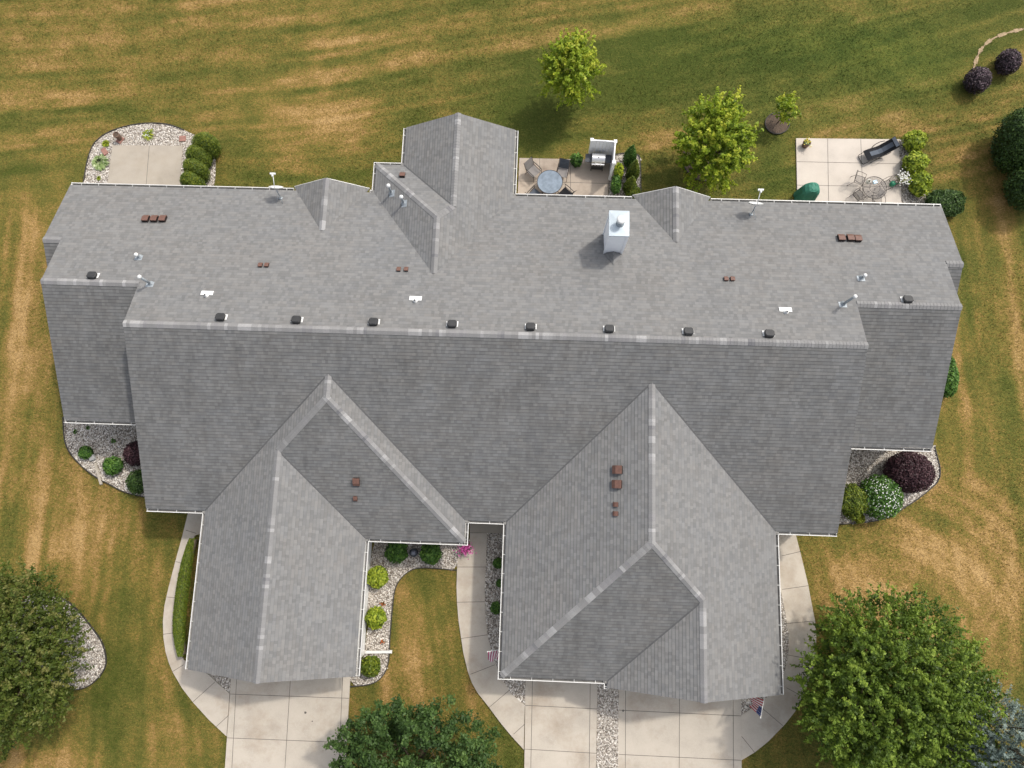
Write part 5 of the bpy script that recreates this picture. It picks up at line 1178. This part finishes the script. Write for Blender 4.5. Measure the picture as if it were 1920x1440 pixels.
m = MB(); m.box((0,0,.06),(.17,.14,.12),taper=1.15); m.build('tub','paleblue',e); m = MB(); m.tube([(-.09,0,.12),(-.04,.02,.22),(.04,.02,.22),(.09,0,.12)],.008,5); m.build('handle','frame',e)
def covered():
    v = at(1517,360,.7); e = empty('covered_grill', (v.x,v.y,.05), R(3), 'grill under a draped green cloth cover beside the rear gutter', 'covered grill')
    m = MB(); n = 28; rings = [(.0,1.0,1.0),(.12,.98,1.0),(.45,.90,.92),(.8,.84,.80),(.95,.70,.72),(1.08,.42,.62),(1.12,.2,.4)]; vs = []
    rng = random.Random(4)
    ph_ = [rng.uniform(0,6.28) for _ in range(5)]
    for z, fx, fy in rings:
        for j in range(n):
            a = 2*math.pi*j/n; c_, s_ = math.cos(a), math.sin(a); q = (abs(c_)**3.2+abs(s_)**3.2)**(-1/3.2)
            w_ = 1+.05*(1.1-z)*math.sin(7*a+ph_[0])+.04*(1.1-z)*math.sin(11*a+ph_[1])
            vs.append((.52*q*c_*fx*w_, .42*q*s_*fy*w_, z*1.1+.015*math.sin(5*a+z*4)))
    k = len(rings); m.add(vs, [(i*n+j,i*n+(j+1) % n,(i+1)*n+(j+1) % n,(i+1)*n+j) for i in range(k-1) for j in range(n)]+[tuple((k-1)*n+j for j in range(n))])
    m.build('cloth_cover','green',e)
    for sx in (-.45,.45):
        for sy in (-.22,.22):
            mm = MB(); mm.tube([(sx-.02,sy,.035),(sx+.02,sy,.035)],.035,10); mm.build('wheel','black',e)
covered()
# ================================================================== FLAGS
def flag(base, tip, mats, label, drop=1.15, hoist=.75, away=(0,0,0)):
    """pole set on the garage wall; the cloth hangs in folds from the pole's outer end"""
    e = empty('flag', base, 0, label, 'flag', 'flags on the garage corners'); t = Vector(tip)-Vector(base); d = t.normalized()
    m = MB(); m.tube([(0,0,0), t], .013, 8); m.lathe([(.02,-.02),(.032,0),(.02,.03)], t, 10); m.build('pole','pipewhite',e)
    m = MB(); nu, nv = 13, 18; grid = []
    s = Vector((d.y,-d.x,0)).normalized()
    for j in range(nv+1):
        for i in range(nu+1):
            a = i/nu; b = j/nv; p = t-d*(.03+hoist*a*(1-.35*b))
            p = p+Vector((0,0,-drop*b))+s*(.07*math.sin(a*9+b*2)*b)+Vector(away)*b
            grid.append(p)
    for mi, mm in enumerate(mats): pass
    vs = grid
    for j in range(nv):
        for i in range(nu):
            q = j*(nu+1)+i; canton = (i < 7 and j < 7); mi = 2 if (canton and len(mats) > 2) else i % 2
            m.add([vs[q],vs[q+1],vs[q+nu+2],vs[q+nu+1]], [(0,1,2,3)], mi)
            if canton and len(mats) > 2 and i % 2 == 0 and j % 2 == 0:
                c = (vs[q]+vs[q+1]+vs[q+nu+2]+vs[q+nu+1])/4; u = (vs[q+1]-vs[q]).normalized()*.016; w = (vs[q+nu+1]-vs[q]).normalized()*.016; nrm = u.cross(w).normalized()*.004
                for sg in (1,-1): m.add([c+u+nrm*sg,c+w+nrm*sg,c-u+nrm*sg,c-w+nrm*sg],[(0,1,2,3)],1)
    m.build('cloth', mats, e)
tp = at(1426,1346,2.35); bs = Vector((at(1442,1308,1.9).x, HYE+.28, 1.75))
flag(bs, tp, ['red','fwhite','blue'], 'red, white and blue striped flag hanging at the right garage corner', 1.0, .72, (-.10,.15,0))
tp = at(914,1222,2.2); bs = Vector((HXL+.45, at(940,1216,1.9).y, 1.7))
flag(bs, tp, ['pink','fwhite'], 'faded red and white striped flag half hidden under the centre gutter', .75, .85, (-.02,-.55,0))

# ================================================================== LOOSE GRASS BLADES
def grass():
    rng = np.random.default_rng(300); n = 330000
    x = rng.uniform(-31.5, 27.5, n); y = rng.uniform(-15, 29.5, n); keep = np.ones(n, bool)
    for p in SLABS: keep &= ~inpoly(x, y, p)
    for x0, x1, y0, y1 in ((XAL+.4,XAR-.4,YA-1,YB-.4),(XWL+.4,XWR-.4,YWF+.5,YB-.4),(XML+.4,XMR-.4,YF+.5,YB),(GXL+.4,GX2-.4,GYE+.3,YF+1),(HXL+.4,HXR-.4,HYE+.3,YF+1),(GX2-.4,GXR-.4,GYJ+.4,YF+1),(RX1+.4,RXR-.4,YB-1,RYJ-.4),(RX2+.4,RXR-.4,YB,RYE-.3)):
        keep &= ~((x > x0) & (x < x1) & (y > y0) & (y < y1))
    x = x[keep]; y = y[keep]; n = len(x); dry, lush = lawn_field(x, y)
    a = rng.uniform(0, 6.283, n); h = rng.uniform(.02, .06, n); w = rng.uniform(.008, .020, n); l = rng.uniform(.03, .09, n); b = a+rng.normal(1.57, .3, n)
    z0 = np.full(n, -.035)
    A = np.stack([x-np.cos(b)*w, y-np.sin(b)*w, z0], 1); B = np.stack([x+np.cos(b)*w, y+np.sin(b)*w, z0], 1); C = np.stack([x+np.cos(a)*l, y+np.sin(a)*l, h], 1)
    V = np.stack([A, B, C], 1).reshape(-1, 3)
    me = bpy.data.meshes.new('grass'); me.vertices.add(3*n); me.vertices.foreach_set('co', V.astype(np.float32).ravel())
    me.loops.add(3*n); me.loops.foreach_set('vertex_index', np.arange(3*n, dtype=np.int32)); me.polygons.add(n)
    me.polygons.foreach_set('loop_start', np.arange(0, 3*n, 3, dtype=np.int32)); me.polygons.foreach_set('loop_total', np.full(n, 3, dtype=np.int32)); me.update(calc_edges=True)
    for nm, ar in (('dry', np.clip(dry+rng.normal(0.02, .16, n), 0, 1.2)), ('lush', lush)):
        t = me.attributes.new(nm, 'FLOAT', 'FACE'); t.data.foreach_set('value', ar.astype(np.float32))
    me.materials.append(MT['lawn']); o = bpy.data.objects.new('grass', me); COL.objects.link(o); tag(o, kind='stuff')
grass()
